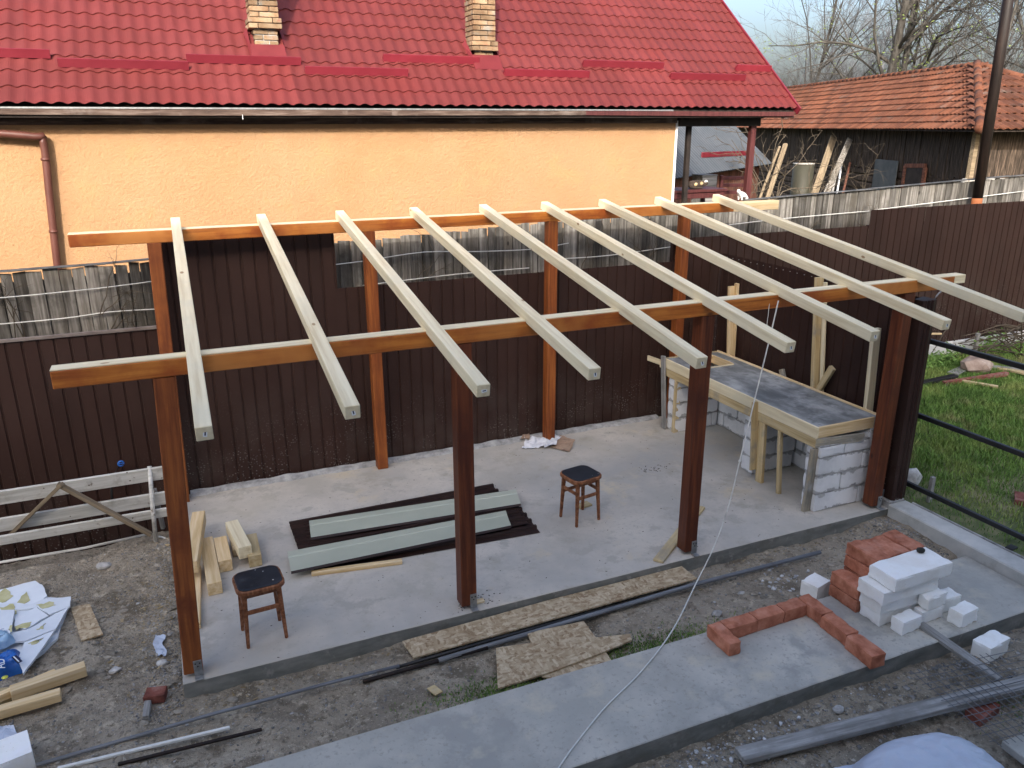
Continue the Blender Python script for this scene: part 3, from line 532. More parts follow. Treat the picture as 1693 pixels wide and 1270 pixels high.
for i, (px, py, n, ln, lab) in enumerate([(40, 560, 3, .55, 'dry brown vine clinging to the left plank fence'), (205, 545, 4, .38, 'thin dry vine shoots beside the left back post'), (175, 520, 2, .5, 'bare vine stem tied to the left wires'), (690, 480, 4, .5, 'dry vine on the plank fence between second and third back posts'),
    (950, 452, 3, .6, 'pale dry vine right of the third back post'), (1070, 440, 3, .5, 'curled dry vine near the fourth back post'), (1432, 376, 4, .35, 'tuft of dry vine at the step of the right panels'), (1330, 385, 2, .3, 'sparse dry vine on the right plank fence')]):
    twiggy('vine', YP(px, py, 3.66), n, ln, .007, m_vine, lab, 'vine', seed=30+i, group='vines on the plank fence')

# ------------------------------------------------------------------ yellow house with red steel roof
ho = thing('house', (3, 9.5, 0), 'yellow orange stucco house with a red steel tile roof behind the fences', 'house')
HY = 6.33; HX0, HX1 = -6.0, YP(1117, 250, HY).x
block('wall', HX0, HX1, HY, 12.4, -.1, 3.955, m_stucco, ho, c=.01)
block('wall_top_board', HX0, HX1-.03, HY-.045, HY-.002, 3.91, 4.03, m_gutter, ho, c=.004); block('corner_trim', HX1-.03, HX1+.012, HY-.014, HY+.03, -.1, 3.95, m_whitetrim, ho, c=.004)
block('skirting', HX0, HX1, HY-.02, HY-.003, -.1, .45, m_plaster, ho)
SL = .8294; TH = math.atan(SL); uv = Vector((0, math.cos(TH), math.sin(TH))); nv = Vector((0, -math.sin(TH), math.cos(TH))); E0 = Vector((0, 6.0, 4.11))
def RP(x, y, off=0.0): return Vector((x, y, 4.11+SL*(y-6.0)))+nv*off
RIDGE_Y = 9.45; LEN = (RIDGE_Y-6.0)/math.cos(TH); ROW = .305; PIT_W = .178; NW = 6
def tile_sheet(nw):
    v = []; f = []; sx = 8; nx = nw*sx+1; rows = int(LEN/ROW)+1
    for r_ in range(rows):
        for e in (0, 1):
            d = min((r_+e)*ROW, LEN)
            for i in range(nx):
                ph = (i % sx)/sx; c = math.cos(2*math.pi*ph); wv = .012*(c if c > 0 else c*.7); st = .016 if e == 0 else .0
                # scalloped lower edge as pressed in the sheet
                dd = d-(.016*max(0, -c) if e == 0 or r_ < rows-1 else 0)
                v.append((i*PIT_W/sx, dd*math.cos(TH)-(wv+st)*math.sin(TH), dd*math.sin(TH)+(wv+st)*math.cos(TH)))
    for k in range(2*rows-1):
        for i in range(nx-1): f.append((k*nx+i, k*nx+i+1, (k+1)*nx+i+1, (k+1)*nx+i))
    return mesh_np('roof_sheet', v, f, m_roof)
SW = NW*PIT_W; ts = tile_sheet(NW); x = 10.57-SW; k = 0
while x > -5.6:
    link('roof_sheet', ts, Matrix.Translation(E0+Vector((x, -.015, .045+.0015*(k % 2)))), ho); x -= SW; k += 1
RX0 = x+SW
# deck under the sheets and back slope
v = [(RX0, 6.02, 4.085), (10.55, 6.02, 4.085), (10.55, RIDGE_Y, 4.085+SL*(RIDGE_Y-6.02)), (RX0, RIDGE_Y, 4.085+SL*(RIDGE_Y-6.02)), (RX0, 12.9, 4.085), (10.55, 12.9, 4.085)]
v += [(a, b, c-.09) for a, b, c in v]
link('roof_deck', mesh_np('deck', v, [(0, 1, 2, 3), (3, 2, 5, 4), (9, 8, 7, 6), (10, 11, 8, 9), (0, 6, 7, 1), (4, 5, 11, 10), (1, 7, 8, 2), (2, 8, 11, 5)], m_dark), None, ho)
v = [(RX0, RIDGE_Y, 7.04), (10.57, RIDGE_Y, 7.04), (10.57, 13.0, 4.12), (RX0, 13.0, 4.12)]; link('back_roof', mesh_np('backroof', v, [(0, 1, 2, 3)], m_roof), None, ho)
tube('ridge_cap', [(RX0, RIDGE_Y, 7.02), (10.58, RIDGE_Y, 7.02)], .09, m_guard, ho, 10)
bar('rake_trim', RP(10.575, 5.96, .03), RP(10.575, RIDGE_Y, .03), .035, .13, m_guard, ho); v = [(HX1-.002, HY+.02, 3.95), (HX1-.002, 12.38, 3.95), (HX1-.002, 9.45, 6.38)]
link('gable_wall', mesh_np('gable', v, [(0, 1, 2)], m_stucco), None, ho)
for i, (a, b) in enumerate(((RX0, -2.2), (-2.21, .55), (.54, 3.3), (3.29, 6.4), (6.39, 8.8), (8.79, 10.52))):
    part(bar('fascia_board', (a, 6.0, 4.06+.008*math.sin(i*2)), (b, 6.0, 4.06+.008*math.sin(i*2+2)), .03, .075, m_gutter if i < 4 else m_porch, ho, var=i), 'weathered eave board with flaking paint')
bar('drip_edge', (RX0, 5.982, 4.106), (8.0, 5.982, 4.108), .008, .022, m_galv, ho)
for x, z in ((1.28, 4.0),): bar('gutter_hook', (x, 5.978, z-.03), (x, 5.978, z+.03), .008, .01, m_whitetrim, ho)
for row in (6.575, 6.79):
    pass
guards = [(-2.4, -.89, 6.69), (-.81, .715, 6.56), (.70, 2.196, 6.68), (2.217, 3.694, 6.53), (3.40, 4.904, 6.78), (5.233, 6.708, 6.572), (6.712, 8.244, 6.787), (8.258, 9.81, 6.58), (9.77, 10.53, 6.79)]
for i, (a, b, y) in enumerate(guards):
    v = []; q = [(-.045, .06), (.035, .06), (.012, .155), (.0, .155)]
    for x in (a, b):
        for s, n_ in q: p_ = RP(x, y)+uv*s+nv*n_; v.append(tuple(p_))
    g_ = link('snow_guard', mesh_np('guard', v, [(0, 4, 7, 3), (3, 7, 6, 2), (2, 6, 5, 1), (1, 5, 4, 0), (0, 3, 2, 1), (4, 5, 6, 7)], m_guard), None, ho)
part(g_, 'short red snow guard at the roof end')
def chimney(x0, x1, yf, lab, neck):
    w = x1-x0; z0 = RP(0, yf).z-.1; core = block('chimney', x0+.045, x1-.045, yf+.045, yf+w-.045, z0, 7.9, m_mortar, ho, c=0); part(core, lab)
    bw = .118; z = z0; c = 0
    while z < 6.45:
        rel = z-(z0+.1); grow_ = 0.0
        if rel < neck: grow_ = -.03
        elif rel < neck+.15: grow_ = .03
        a0, a1, b0, b1 = x0-grow_, x1+grow_, yf-grow_, yf+w+grow_; L_ = (a1-a0)-bw-.010
        fl = c % 2
        rects = [(a0, a0+L_, b0, b0+bw), (a1-bw, a1, b0, b0+L_), (a1-L_, a1, b1-bw, b1), (a0, a0+bw, b1-L_, b1)] if fl else [(a1-L_, a1, b0, b0+bw), (a1-bw, a1, b1-L_, b1), (a0, a0+L_, b1-bw, b1), (a0, a0+bw, b0, b0+L_)]
        for (p0, p1, q0, q1) in rects:
            block('brick', round(p0+rng.uniform(-.004, .004), 3), round(p1, 3), round(q0+rng.uniform(-.004, .004), 3), round(q1, 3), z, z+.062, m_brick, core, c=.005)
        z += .073; c += 1
    fz = RP(0, yf).z
    v = [tuple(RP(x0-.05, yf-.16, .055)), tuple(RP(x1+.05, yf-.16, .055)), (x1+.035, yf-.03, fz+.13), (x0-.035, yf-.03, fz+.13), tuple(RP(x0-.09, yf+.30, .055)), tuple(RP(x1+.09, yf+.30, .055)), (x1+.03, yf+.3, fz+.37), (x0-.03, yf+.3, fz+.37)]
    part(link('flashing', mesh_np('flashing', v, [(0, 1, 2, 3), (4, 0, 3, 7), (1, 5, 6, 2)], m_flash), None, ho), 'red sheet metal apron at the chimney foot')
chimney(1.60, 1.985, 6.88, 'left brick chimney with a corbelled band', .30); chimney(4.86, 5.225, 6.82, 'right brick chimney with weathered pale bricks', .16)
P1 = YP(-40, 218, HY-.13); P2 = YP(62, 226, HY-.13); P3 = YP(72, 236, HY-.10); P4 = YP(95, 440, HY-.09)
tube('downpipe', curvepts([P1, P2-Vector((.03, 0, 0)), P3, P3+(P4-P3)*.5, P3+(P4-P3)*1.6], 4), .047, m_brownpipe, ho, 12)
for t_ in (.12, .7): q = P3+(P4-P3)*t_; tube('pipe_clip', [q, q+(P4-P3).normalized()*.03], .055, m_brownpipe, ho, 12)
a = YP(1119, 200, 6.35); b = YP(1254, 200, 6.35); part(block('porch_beam', a.x+.02, b.x, 6.28, 6.42, a.z-.09, a.z+.075, m_dark, ho), 'dark beam under the porch eave')
a = YP(1136, 260, 6.5); block('porch_post', a.x-.05, a.x+.03, 6.45, 6.53, 0, 3.95, m_dark, ho); a = YP(1240, 260, 6.35); part(block('porch_post', a.x-.055, a.x+.05, 6.30, 6.40, 0, 3.86, m_porch, ho), 'maroon porch post')
for k in range(5): bar('porch_rafter', (8.6+k*.45, 6.1, 4.02), (8.6+k*.45, 9.4, 4.02+SL*3.3-.06), .05, .1, m_dark, ho)
# porch furniture, seen through the gap
tb = thing('table', (8.9, 7.2, 0), 'red brown garden table under the porch roof', 'table')
a = YP(1117, 313, 7.3); b = YP(1187, 313, 7.3); z_ = a.z
block('table_top', a.x-.5, b.x, 7.0, 7.7, z_-.05, z_, m_porch, tb); block('apron', a.x-.5, b.x-.04, 7.03, 7.06, z_-.16, z_-.05, m_porch, tb)
for x in (a.x-.4, b.x-.1):
    for y in (7.06, 7.62): block('leg', x-.035, x+.035, y-.035, y+.035, 0, z_-.05, m_porch, tb)
bn = thing('bench', (9.6, 7.6, 0), 'red brown slatted bench back beside the porch post', 'bench')
a = YP(1190, 303, 7.9); b = YP(1236, 303, 7.9)
for k, z in enumerate((.0, -.14, -.28)): bar('slat', (a.x, 7.9, a.z+z+.1), (b.x, 7.9, a.z+z+.08), .03, .07, m_porch, bn)
for x in (a.x+.02, b.x): bar('leg', (x+.05, 8.0, 0), (x, 7.88, a.z+.15), .06, .06, m_porch, bn)
a = YP(1172, 300, 8.2); cr = thing('crate', (a.x, 8.2, 0), 'pale grey box standing behind the porch table', 'box'); block('body', a.x-.16, a.x+.2, 8.2, 8.55, 0, a.z+.1, m_grey_board, cr); block('lid', a.x-.17, a.x+.21, 8.19, 8.56, a.z+.102, a.z+.13, m_grey_board, cr)

# ------------------------------------------------------------------ grey metal shed behind the porch
E_ = DP(1275, 272, 26); ya = R(55.7); de = Vector((math.sin(ya), math.cos(ya), 0)); qd = Vector((-math.cos(ya), math.sin(ya), 0))
d = ray(1215, 210); t_ = (E_-CAM).dot(de)/d.dot(de); Pk = CAM+d*t_; Pk = E_+(Pk-E_)*1.35
sh = thing('shed', (E_.x-3*de.x, E_.y-3*de.y, 0), 'shed with grey ribbed metal roof and red brown board walls behind the porch', 'shed')
L_ = 9.0; up_ = Pk-E_; nrm = de.cross(up_).normalized(); nrm = nrm if nrm.z > 0 else -nrm
for k in range(9):
    v = []; f = []; n = 5
    for i in range(n*3+1):
        ph = i % 3; o_ = E_-de*(k*1.0+(i/(n*3))*1.0)+nrm*(.028 if ph == 1 else 0); v += [tuple(o_-E_), tuple(o_+up_-E_)]
    for i in range(n*3): f.append((2*i, 2*i+1, 2*i+3, 2*i+2))
    link('roof_sheet', mesh_np('shedroof', v, f, m_zinc), Matrix.Translation(E_+nrm*.03), sh)
v = [tuple(E_), tuple(E_-de*L_), tuple(Pk-de*L_), tuple(Pk)]; link('roof_deck', mesh_np('sheddeck', v, [(0, 1, 2, 3)], m_dark), None, sh)
W0 = E_+qd*.35-de*.15
for k in range(56):
    p_ = W0-de*(k*.16+.08); link('plank', cbox(.15, .025, round(E_.z, 2), m_barn_red, .003, var=k % 3), axes(Vector((p_.x, p_.y, E_.z*.5+.08))-de*.08, Vector((p_.x, p_.y, E_.z*.5+.08))+de*.08), sh)
for k in range(14):
    p_ = W0+qd*(k*.25+.1); hgt = E_.z+(k*.25+.4)*up_.z/max(.1, Vector((up_.x, up_.y)).length)-.1; q_ = Vector((p_.x, p_.y, 0)); link('plank', cbox(.24, .025, round(hgt, 2), m_barn, .003), axes(q_+Vector((0, 0, hgt/2))-qd*.12, q_+Vector((0, 0, hgt/2))+qd*.12), sh)
a = VP(1156, 260, tuple(E_), tuple(E_+de)); d = ray(1156, 261); t1 = (E_-CAM).dot(nrm)/d.dot(nrm); a = CAM+d*t1; d = ray(1233, 257); t1 = (E_-CAM).dot(nrm)/d.dot(nrm); b = CAM+d*t1
part(bar('snow_guard', a+nrm*.1, b+nrm*.1, .03, .14, m_guard, sh), 'red snow guard strip on the grey roof')

# ------------------------------------------------------------------ old barn with clay tile roof
cn = DP(1620, 216, 20.0); yb = R(22.1); dr = Vector((math.sin(yb), math.cos(yb), 0)); pp = Vector((math.cos(yb), -math.sin(yb), 0)); HW = 2.7
d = ray(1615, 107); t_ = ((cn-CAM).dot(pp)+HW)/d.dot(pp); RD = CAM+d*t_; RISE = RD.z-cn.z; EH = (RD-cn).dot(dr); BL = 30.0
ba = thing('barn', tuple(cn+dr*8+pp*HW-Vector((0, 0, cn.z))), 'old dark timber barn with a hipped orange clay tile roof', 'barn')
NR = 10
def tile_course(r_, face):
    """one overlapping course of interlocking clay tiles"""
    v = []; f = []; t0, t1 = r_/NR, (r_+1)/NR
    if face == 'long': o = cn; ax = dr; inn = pp; s_in = EH; length = BL
    else: o = cn; ax = pp; inn = dr; s_in = HW; length = 2*HW
    w_in = HW if face == 'long' else EH
    nrm_ = Vector((0, 0, 1))*w_in-inn*RISE; nrm_.normalize()
    a0 = t0*s_in; a1 = length-(t0*s_in if face != 'long' else -.3); n = max(4, int((a1-a0)/.20)); sub = 5
    for i in range(n):
        b_ = len(v); sag = -.05*math.sin(math.pi*min(1, (a0+(a1-a0)*i/n)/BL)) if face == 'long' else 0; dz = rng.uniform(-.006, .006)
        for e, t_ in ((0, t0), (1, t1+.25/NR)):
            st = .05 if e == 0 else .004
            for k in range(sub+1):
                fx = a0+(a1-a0)*(i+k/sub*.985)/n; hgt = st+dz+.04*math.sin(math.pi*k/sub)**2
                p_ = o+ax*fx+inn*(w_in*t_)+Vector((0, 0, RISE*t_+sag))+nrm_*hgt; v.append(tuple(p_-cn))
        for k in range(sub): f.append((b_+k, b_+k+1, b_+sub+1+k+1, b_+sub+1+k))
        m0 = len(v); 
        for k in range(sub+1): q = Vector(v[b_+k])-nrm_*.03; v.append(tuple(q))
        for k in range(sub): f.append((m0+k, m0+k+1, b_+k+1, b_+k))
    return mesh_np('tile_course', v, f, m_tile)
for face in ('long', 'hip'):
    for r_ in range(NR): T(link('tile_course', tile_course(r_, face), Matrix.Translation(cn), ba), kind='stuff')
v = [tuple(p_-cn) for p_ in (cn, cn+dr*BL, RD+dr*(BL-EH), RD, cn+pp*2*HW, cn+pp*2*HW+dr*BL)]
link('roof_deck', mesh_np('barndeck', v, [(0, 1, 2, 3), (0, 3, 4), (3, 2, 5, 4)], m_barn), Matrix.Translation(cn-Vector((0, 0, .03))), ba)
def cap_row(a, b, n, r_):
    for i in range(n):
        p0 = a+(b-a)*(i/n); p1 = a+(b-a)*((i+1.1)/n); tube('ridge_tile', [p0, p1], [r_*1.08, r_*.95], m_tile, ba, 8, smooth=True)
cap_row(RD, RD+dr*(BL-EH), 60, .085); cap_row(cn+Vector((0, 0, .03)), RD+Vector((0, 0, .03)), 8, .12); cap_row(cn+pp*2*HW, RD, 8, .12)
wi = .85; c0 = cn+dr*wi+pp*.45; EZ = cn.z+.12
def wallpt(px, py): return VP(px, py, tuple(c0), tuple(c0+dr))
v = []; f = []
for k in range(188):                                   # boards of the long wall, too narrow at this distance to pick apart
    a = c0+dr*(k*.155); b = a+dr*.147; o_ = -pp*rng.uniform(0, .03); zt = EZ; zb = 2.45+rng.uniform(-.1, .06); i0 = len(v)
    for (p_, z) in ((a, zb), (b, zb), (b, zt), (a, zt)): v.append((p_.x+o_.x-cn.x, p_.y+o_.y-cn.y, z))
    for (p_, z) in ((a, zb), (b, zb), (b, zt), (a, zt)): v.append((p_.x+.04*pp.x-cn.x, p_.y+.04*pp.y-cn.y, z))
    f += [(i0, i0+1, i0+2, i0+3), (i0, i0+4, i0+5, i0+1), (i0+1, i0+5, i0+6, i0+2), (i0+3, i0+7, i0+4, i0)]
T(link('wall_boards', mesh_np('wallboards', v, f, m_barn), Matrix.Translation((cn.x, cn.y, 0)), ba), kind='stuff')
for k in range(10):
    a = c0+pp*(.12-.02*(k % 2)); bar('log', (a.x, a.y, .14+k*.245), (a.x+dr.x*29, a.y+dr.y*29, .14+k*.245), .2, .235, m_barn, ba, c=.05)
    e0 = cn+dr*wi+pp*.25; e1 = cn+dr*wi+pp*(2*HW-.3); bar('log', (e0.x, e0.y, .14+k*.245+.03), (e1.x, e1.y, .14+k*.245+.03), .2, .235, m_grey_board if k > 4 else m_barn, ba, c=.05)
for k in range(30):
    a = c0+pp*(k*.17)-dr*.03; link('plank', cbox(.165, .03, round(EZ-2.5, 2), m_barn, .003), axes(Vector((a.x, a.y, (EZ+2.5)/2)), Vector((a.x, a.y, (EZ+2.5)/2))+pp*.01), ba)
a = wallpt(1503, 274); b = wallpt(1536, 274); z_ = a.z; dd_ = -pp*.1
dv = dr if (b-a).dot(dr) > 0 else -dr
do = bar('door', (a+dd_+(b-a)*.5)*1.0-Vector((0, 0, 0))+Vector((0, 0, -z_/2)), (a+dd_+(b-a)*.5)+Vector((0, 0, -.02)), .05, (b-a).length*.8, m_dark, ba, upv=dr); part(do, 'dark doorway panel in a red frame')
for p_ in (a, b): bar('door_frame', (p_.x+dd_.x, p_.y+dd_.y, 0), (p_.x+dd_.x, p_.y+dd_.y, z_), .08, .13, m_barn_red, ba, upv=dr)
bar('door_frame', a+dd_, b+dd_, .08, .12, m_barn_red, ba)
a = wallpt(1452, 263); b = wallpt(1490, 263); dd_ = -pp*.08; part(bar('shutter', (a.x+dd_.x, a.y+dd_.y, a.z/2), (b.x+dd_.x, b.y+dd_.y, a.z/2), .03, a.z, M('grey blue panel', [(.3, (.05, .06, .065)), (.7, (.075, .085, .09))], 3, rnd=0), ba), 'flat grey panel closing an opening')
a = c0-pp*.02-dr*.02; block('corner_board', a.x-.09, a.x+.06, a.y-.06, a.y+.06, 0, EZ, m_batten, ba)
for i, (p0, p1, w, m, lab) in enumerate([((1345, 325), (1384, 226), .25, m_batten, 'long tan slab board leaning on the barn'), ((1366, 320), (1411, 230), .2, m_grey, 'long grey board leaning on the barn beside the tan one'), ((1384, 318), (1397, 271), .05, m_print, 'thin whitish stick leaning on the barn'), ((1376, 318), (1393, 266), .06, m_grey_board, 'thin grey stick leaning on the barn'), ((1394, 318), (1411, 269), .07, m_barn_red, 'short reddish board leaning on the barn')]):
    b = wallpt(*p1)-pp*.12; a = DP(p0[0], p0[1], (b-CAM).dot(fw)-1.3); a = b+(a-b)*1.5; T(bar('leaning_board', a, b, w, .05, m, upv=-fw), lab, 'board', 'boards leaning on the barn')
a = DP(1326, 300, 26.5); dm = thing('drum', (a.x, a.y, 0), 'cream coloured metal drum standing before the barn', 'drum'); tube('body', [(a.x, a.y, 0), (a.x, a.y, a.z+.55)], .34, m_tank, dm, 20)
for z in (.9, 1.6): tube('rib', [(a.x, a.y, z), (a.x, a.y, z+.04)], .355, m_tank, dm, 20)
tube('lid', [(a.x, a.y, a.z+.552), (a.x, a.y, a.z+.59)], .35, m_grey_board, dm, 20)

# ------------------------------------------------------------------ trees
def tree(name, loc, h, rad, seed, label, cat='tree', levels=4, spread=.75, first=.28, nkids=(7, 6, 5, 5), twm=None, ivy=0, lean=(0, 0), trunks=1, group=None, tl=.16, barkm=None, droop=.0, wobble=.07):
    r2 = random.Random(seed); VT, FT, VC, FC = [], [], [], []; tips = []
    def grow(p, d, l, r, lv):
        ns = 7 if lv == 0 else (5 if lv < 3 else 3); pts = [p.copy()]; q = p.copy(); dd = d.copy(); rr = [r]; kids = nkids[min(lv, len(nkids)-1)]
        wob = wobble if lv == 0 else .17
        end = .35 if lv == 0 else .22
        where = sorted(r2.uniform(first if lv == 0 else .18, 1.0) for _ in range(kids)) if lv < levels else []
        wi_ = 0
        for k in range(ns):
            dd = (dd+Vector((r2.gauss(0, wob), r2.gauss(0, wob), r2.gauss(0, wob)+(.05 if lv else 0)-droop*lv*.05))).normalized(); q2 = q+dd*(l/ns); t1 = (k+1)/ns
            while wi_ < len(where) and where[wi_] <= t1:
                f_ = where[wi_]; wi_ += 1; pos = q.lerp(q2, min(1, max(0, (f_-k/ns)*ns))); ang = r2.uniform(.45, 1.05)*spread*(1.15 if lv == 0 else 1.0)
                a_ = dd.orthogonal().normalized(); a_.rotate(Matrix.Rotation(r2.uniform(0, 2*math.pi), 3, dd)); nd_ = (dd*math.cos(ang)+a_*math.sin(ang)).normalized()
                rc = (r*(1-(1-end)*f_))*r2.uniform(.42, .68); lc = l*r2.uniform(.42, .72)*(1.12-.55*f_ if lv == 0 else 1-.35*f_)
                grow(pos, nd_, lc, max(rc, .006), lv+1)
            q = q2; pts.append(q.copy()); rr.append(max(r*(1-(1-end)*t1), .004))
        if lv <= 1: tube_vf(pts, rr, 8 if lv == 0 else 6, VT, FT)
        else: tube_vf(pts, rr, 4 if lv == 2 else 3, VC, FC)
        if lv >= 2: tips.append(pts[-1])
    loc = Vector(loc)
    for k in range(trunks): grow(Vector((r2.uniform(-.25, .25)*(trunks-1), r2.uniform(-.25, .25)*(trunks-1), -.2)), Vector((lean[0]+(r2.gauss(0, tl) if trunks > 1 else 0), lean[1]+(r2.gauss(0, tl) if trunks > 1 else 0), 1)).normalized(), h*(1 if k == 0 else r2.uniform(.7, .95)), rad*(1 if k == 0 else .75), 0)
    o = thing(name, loc, label, cat, group); mt = Matrix.Translation(loc)
    link('trunk', mesh_np('trunk', VT, FT, barkm or m_bark, True), mt, o); link('crown', mesh_np('crown', VC, FC, twm or m_twig), mt, o)
    if ivy:
        v = []; f = []
        for k in range(ivy):
            if r2.random() < .75: i = r2.randrange(len(VT)); p_ = Vector(VT[i])
            else: p_ = Vector(r2.choice(tips))
            if p_.z > h*.62: continue
            p_ = p_+Vector((r2.gauss(0, .12), r2.gauss(0, .12), r2.gauss(0, .15))); s = r2.uniform(.03, .075); u_ = Vector((r2.gauss(0, 1), r2.gauss(0, 1), r2.gauss(0, 1))).normalized(); w_ = u_.orthogonal().normalized(); b_ = len(v)
            v += [tuple(p_-u_*s), tuple(p_+w_*s*.6), tuple(p_+u_*s), tuple(p_-w_*s*.6)]; f.append((b_, b_+1, b_+2, b_+3))
        T(link('ivy_leaves', mesh_np('ivy', v, f, m_ivy), mt, o), kind='stuff')
    return o, VC, FC
def base(px, dep, z=0): p_ = DP(px, 205, dep); return (p_.x, p_.y, z)
tree('tree', base(1462, 38), 15.5, .26, 14, 'large bare spreading tree with ivy on its trunk behind the barn', levels=4, spread=1.0, first=.27, nkids=(10, 7, 6, 4), ivy=5200, wobble=.018, trunks=3, tl=.07)
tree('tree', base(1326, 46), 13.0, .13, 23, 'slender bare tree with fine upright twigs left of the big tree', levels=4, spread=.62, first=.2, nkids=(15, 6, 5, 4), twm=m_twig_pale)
tree('tree', base(1645, 33), 11.5, .15, 35, 'dark bare multi stemmed tree behind the leaning pole', levels=4, spread=.7, first=.25, nkids=(9, 6, 6, 4), trunks=3, ivy=500)
tree('tree', base(1715, 36), 12.5, .15, 41, 'bare tree at the right edge of the view', levels=4, spread=.75, first=.22, nkids=(10, 6, 6, 4), trunks=2)
for i, (px, dep, h, lab) in enumerate([(1290, 58, 8.5, 'pale bare sapling showing beside the red roof edge'), (1318, 52, 9.0, 'pale bushy bare tree between red roof and slender tree'), (1400, 55, 11.5, 'hazy pale bare tree left of the big trunk'), (1432, 62, 12.5, 'far pale bare tree just left of the big trunk'), (1545, 60, 11.5, 'far pale bare tree right of the big trunk'), (1590, 52, 11.0, 'pale bare tree above the barn hip')]):
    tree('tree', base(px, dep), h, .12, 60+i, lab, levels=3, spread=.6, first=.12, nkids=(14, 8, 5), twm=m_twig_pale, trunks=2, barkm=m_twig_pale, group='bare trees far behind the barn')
for i, (px, dep, h, iv, lab) in enumerate([(1372, 44, 6.3, 1500, 'bushy shrub with green buds above the barn ridge'), (1330, 42, 5.6, 500, 'low bare shrub above the left end of the barn ridge'), (1685, 30, 5.2, 1500, 'greening shrub at the right edge behind the hip roof'), (1560, 40, 6.2, 300, 'bare shrub above the right part of the ridge')]):
    tree('shrub', base(px, dep), h, .05, 80+i, lab, 'shrub', levels=3, spread=.55, first=.1, nkids=(12, 8, 6), trunks=5, ivy=iv, twm=m_twig, group='shrubs behind the barn')
twiggy('dry_bush', DP(1272, 345, 22.5), 9, 2.2, .02, m_vine, 'tangle of dry brush and stems beside the maroon porch post', 'bush', upb=1.0, flat=.3, seed=5)
twiggy('dry_bush', DP(1345, 345, 24.5), 6, 1.6, .014, m_vine, 'dry stalks at the foot of the leaning boards', 'bush', upb=1.0, flat=.3, seed=9)
twiggy('dry_bush', DP(1440, 330, 18), 4, 1.3, .008, m_vine, 'thin arching bare twigs above the plank fence by the barn', 'bush', upb=.6, flat=.3, seed=12)
a = DP(1268, 330, 22); b = DP(1299, 238, 22.6); T(bar('leaning_board', a+(a-b)*.4, b, .13, .12, m_batten, c=.03), 'rough grey post leaning among the dry brush', 'board')
a = DP(1259, 320, 22); b = DP(1289, 242, 22.5); T(bar('leaning_board', a+(a-b)*.4, b, .07, .06, m_batten, c=.02), 'thin grey pole leaning left of the rough post', 'board')

# ------------------------------------------------------------------ utility pole
a = YP(1614, 340, 3.52); b = YP(1667, 0, 3.52); dn = (a-b).normalized()
po = thing('pole', (a.x, a.y, 0), 'dark rusty leaning steel pole with an orange foot behind the right fence', 'pole')
tube('shaft', [a+dn*(-.12), a+(b-a)*1.6], .078, m_pole, po, 16); tube('painted_foot', [a+dn*(a.z/abs(dn.z)), a+dn*(-.121)], .0785, m_rust, po, 16)

# ------------------------------------------------------------------ stools
def rrect(w, d, r, n=5):
    pts = []
    for cx_, cy_, a0 in ((w/2-r, d/2-r, 0), (-w/2+r, d/2-r, 90), (-w/2+r, -d/2+r, 180), (w/2-r, -d/2+r, 270)):
        for k in range(n+1): a = R(a0+90*k/n); pts.append((cx_+r*math.cos(a), cy_+r*math.sin(a)))
    return pts
def lens_mesh(name, layers, m, smooth=True):
    v = []; f = []; n = len(layers[0][0])
    for pts, z in layers: v += [(x, y, z) for x, y in pts]
    for j in range(len(layers)-1):
        for i in range(n): f.append((j*n+i, j*n+(i+1) % n, (j+1)*n+(i+1) % n, (j+1)*n+i))
    f.append(tuple(range(n-1, -1, -1))); f.append(tuple((len(layers)-1)*n+i for i in range(n))); return mesh_np(name, v, f, m, False)
def stool(cx, cy, rz, w, d, hgt, spread, label):
    o = thing('stool', (cx, cy, 0), label, 'stool', 'kitchen stools on the slab'); B = Matrix.Translation((cx, cy, 0)) @ Matrix.Rotation(rz, 4, 'Z')
    rim = lens_mesh('seat', [(rrect(w-.03, d-.03, .07), hgt-.042), (rrect(w, d, .085), hgt-.034), (rrect(w, d, .085), hgt-.01), (rrect(w-.012, d-.012, .08), hgt-.002)], m_stool)
    s_ = link('seat', rim, B, o); link('seat_pad', lens_mesh('pad', [(rrect(w-.03, d-.03, .075), hgt-.004), (rrect(w-.032, d-.032, .075), hgt+.004), (rrect(w-.05, d-.05, .07), hgt+.007)], m_black), B, s_)
    tops = []; feet = []
    for sx in (-1, 1):
        for sy in (-1, 1): tops.append(B @ Vector((sx*(w/2-.055), sy*(d/2-.055), hgt-.04))); feet.append(B @ Vector((sx*(w/2-.055+spread), sy*(d/2-.055+spread), 0)))
    for a, b in zip(tops, feet): link('leg', leg_mesh((a-b).length), axes(b, a, Vector((0, 1, 0))) , o)
    for i, j, f_ in ((0, 2, .36), (1, 3, .36), (0, 1, .26), (2, 3, .26)):
        a = tops[i].lerp(feet[i], f_); b = tops[j].lerp(feet[j], f_); bar('stretcher', a, b, .02, .034, m_stool, o, c=.004)
    for i, j in ((0, 2), (1, 3), (0, 1), (2, 3)): bar('apron', tops[i]+Vector((0, 0, -.02)), tops[j]+Vector((0, 0, -.02)), .018, .045, m_stool, o, c=.003)
    return o
def leg_mesh(l):
    bm = bmesh.new(); bmesh.ops.create_cube(bm, size=1)
    for q in bm.verts:
        s = .026 if q.co.x < 0 else .038; q.co = Vector((q.co.x*l, q.co.y*s, q.co.z*s))
    bmesh.ops.bevel(bm, geom=list(bm.edges), offset=.005, segments=2, affect='EDGES'); me = bpy.data.meshes.new('leg'); bm.to_mesh(me); bm.free(); me.materials.append(m_stool); return me
stool(.49, .27, R(4), .37, .335, .515, .018, 'wooden stool with black seat spotted with paint beside the left front post')
stool(3.745, 1.005, R(10), .36, .34, .515, .02, 'wooden stool with worn black seat in the middle of the slab')

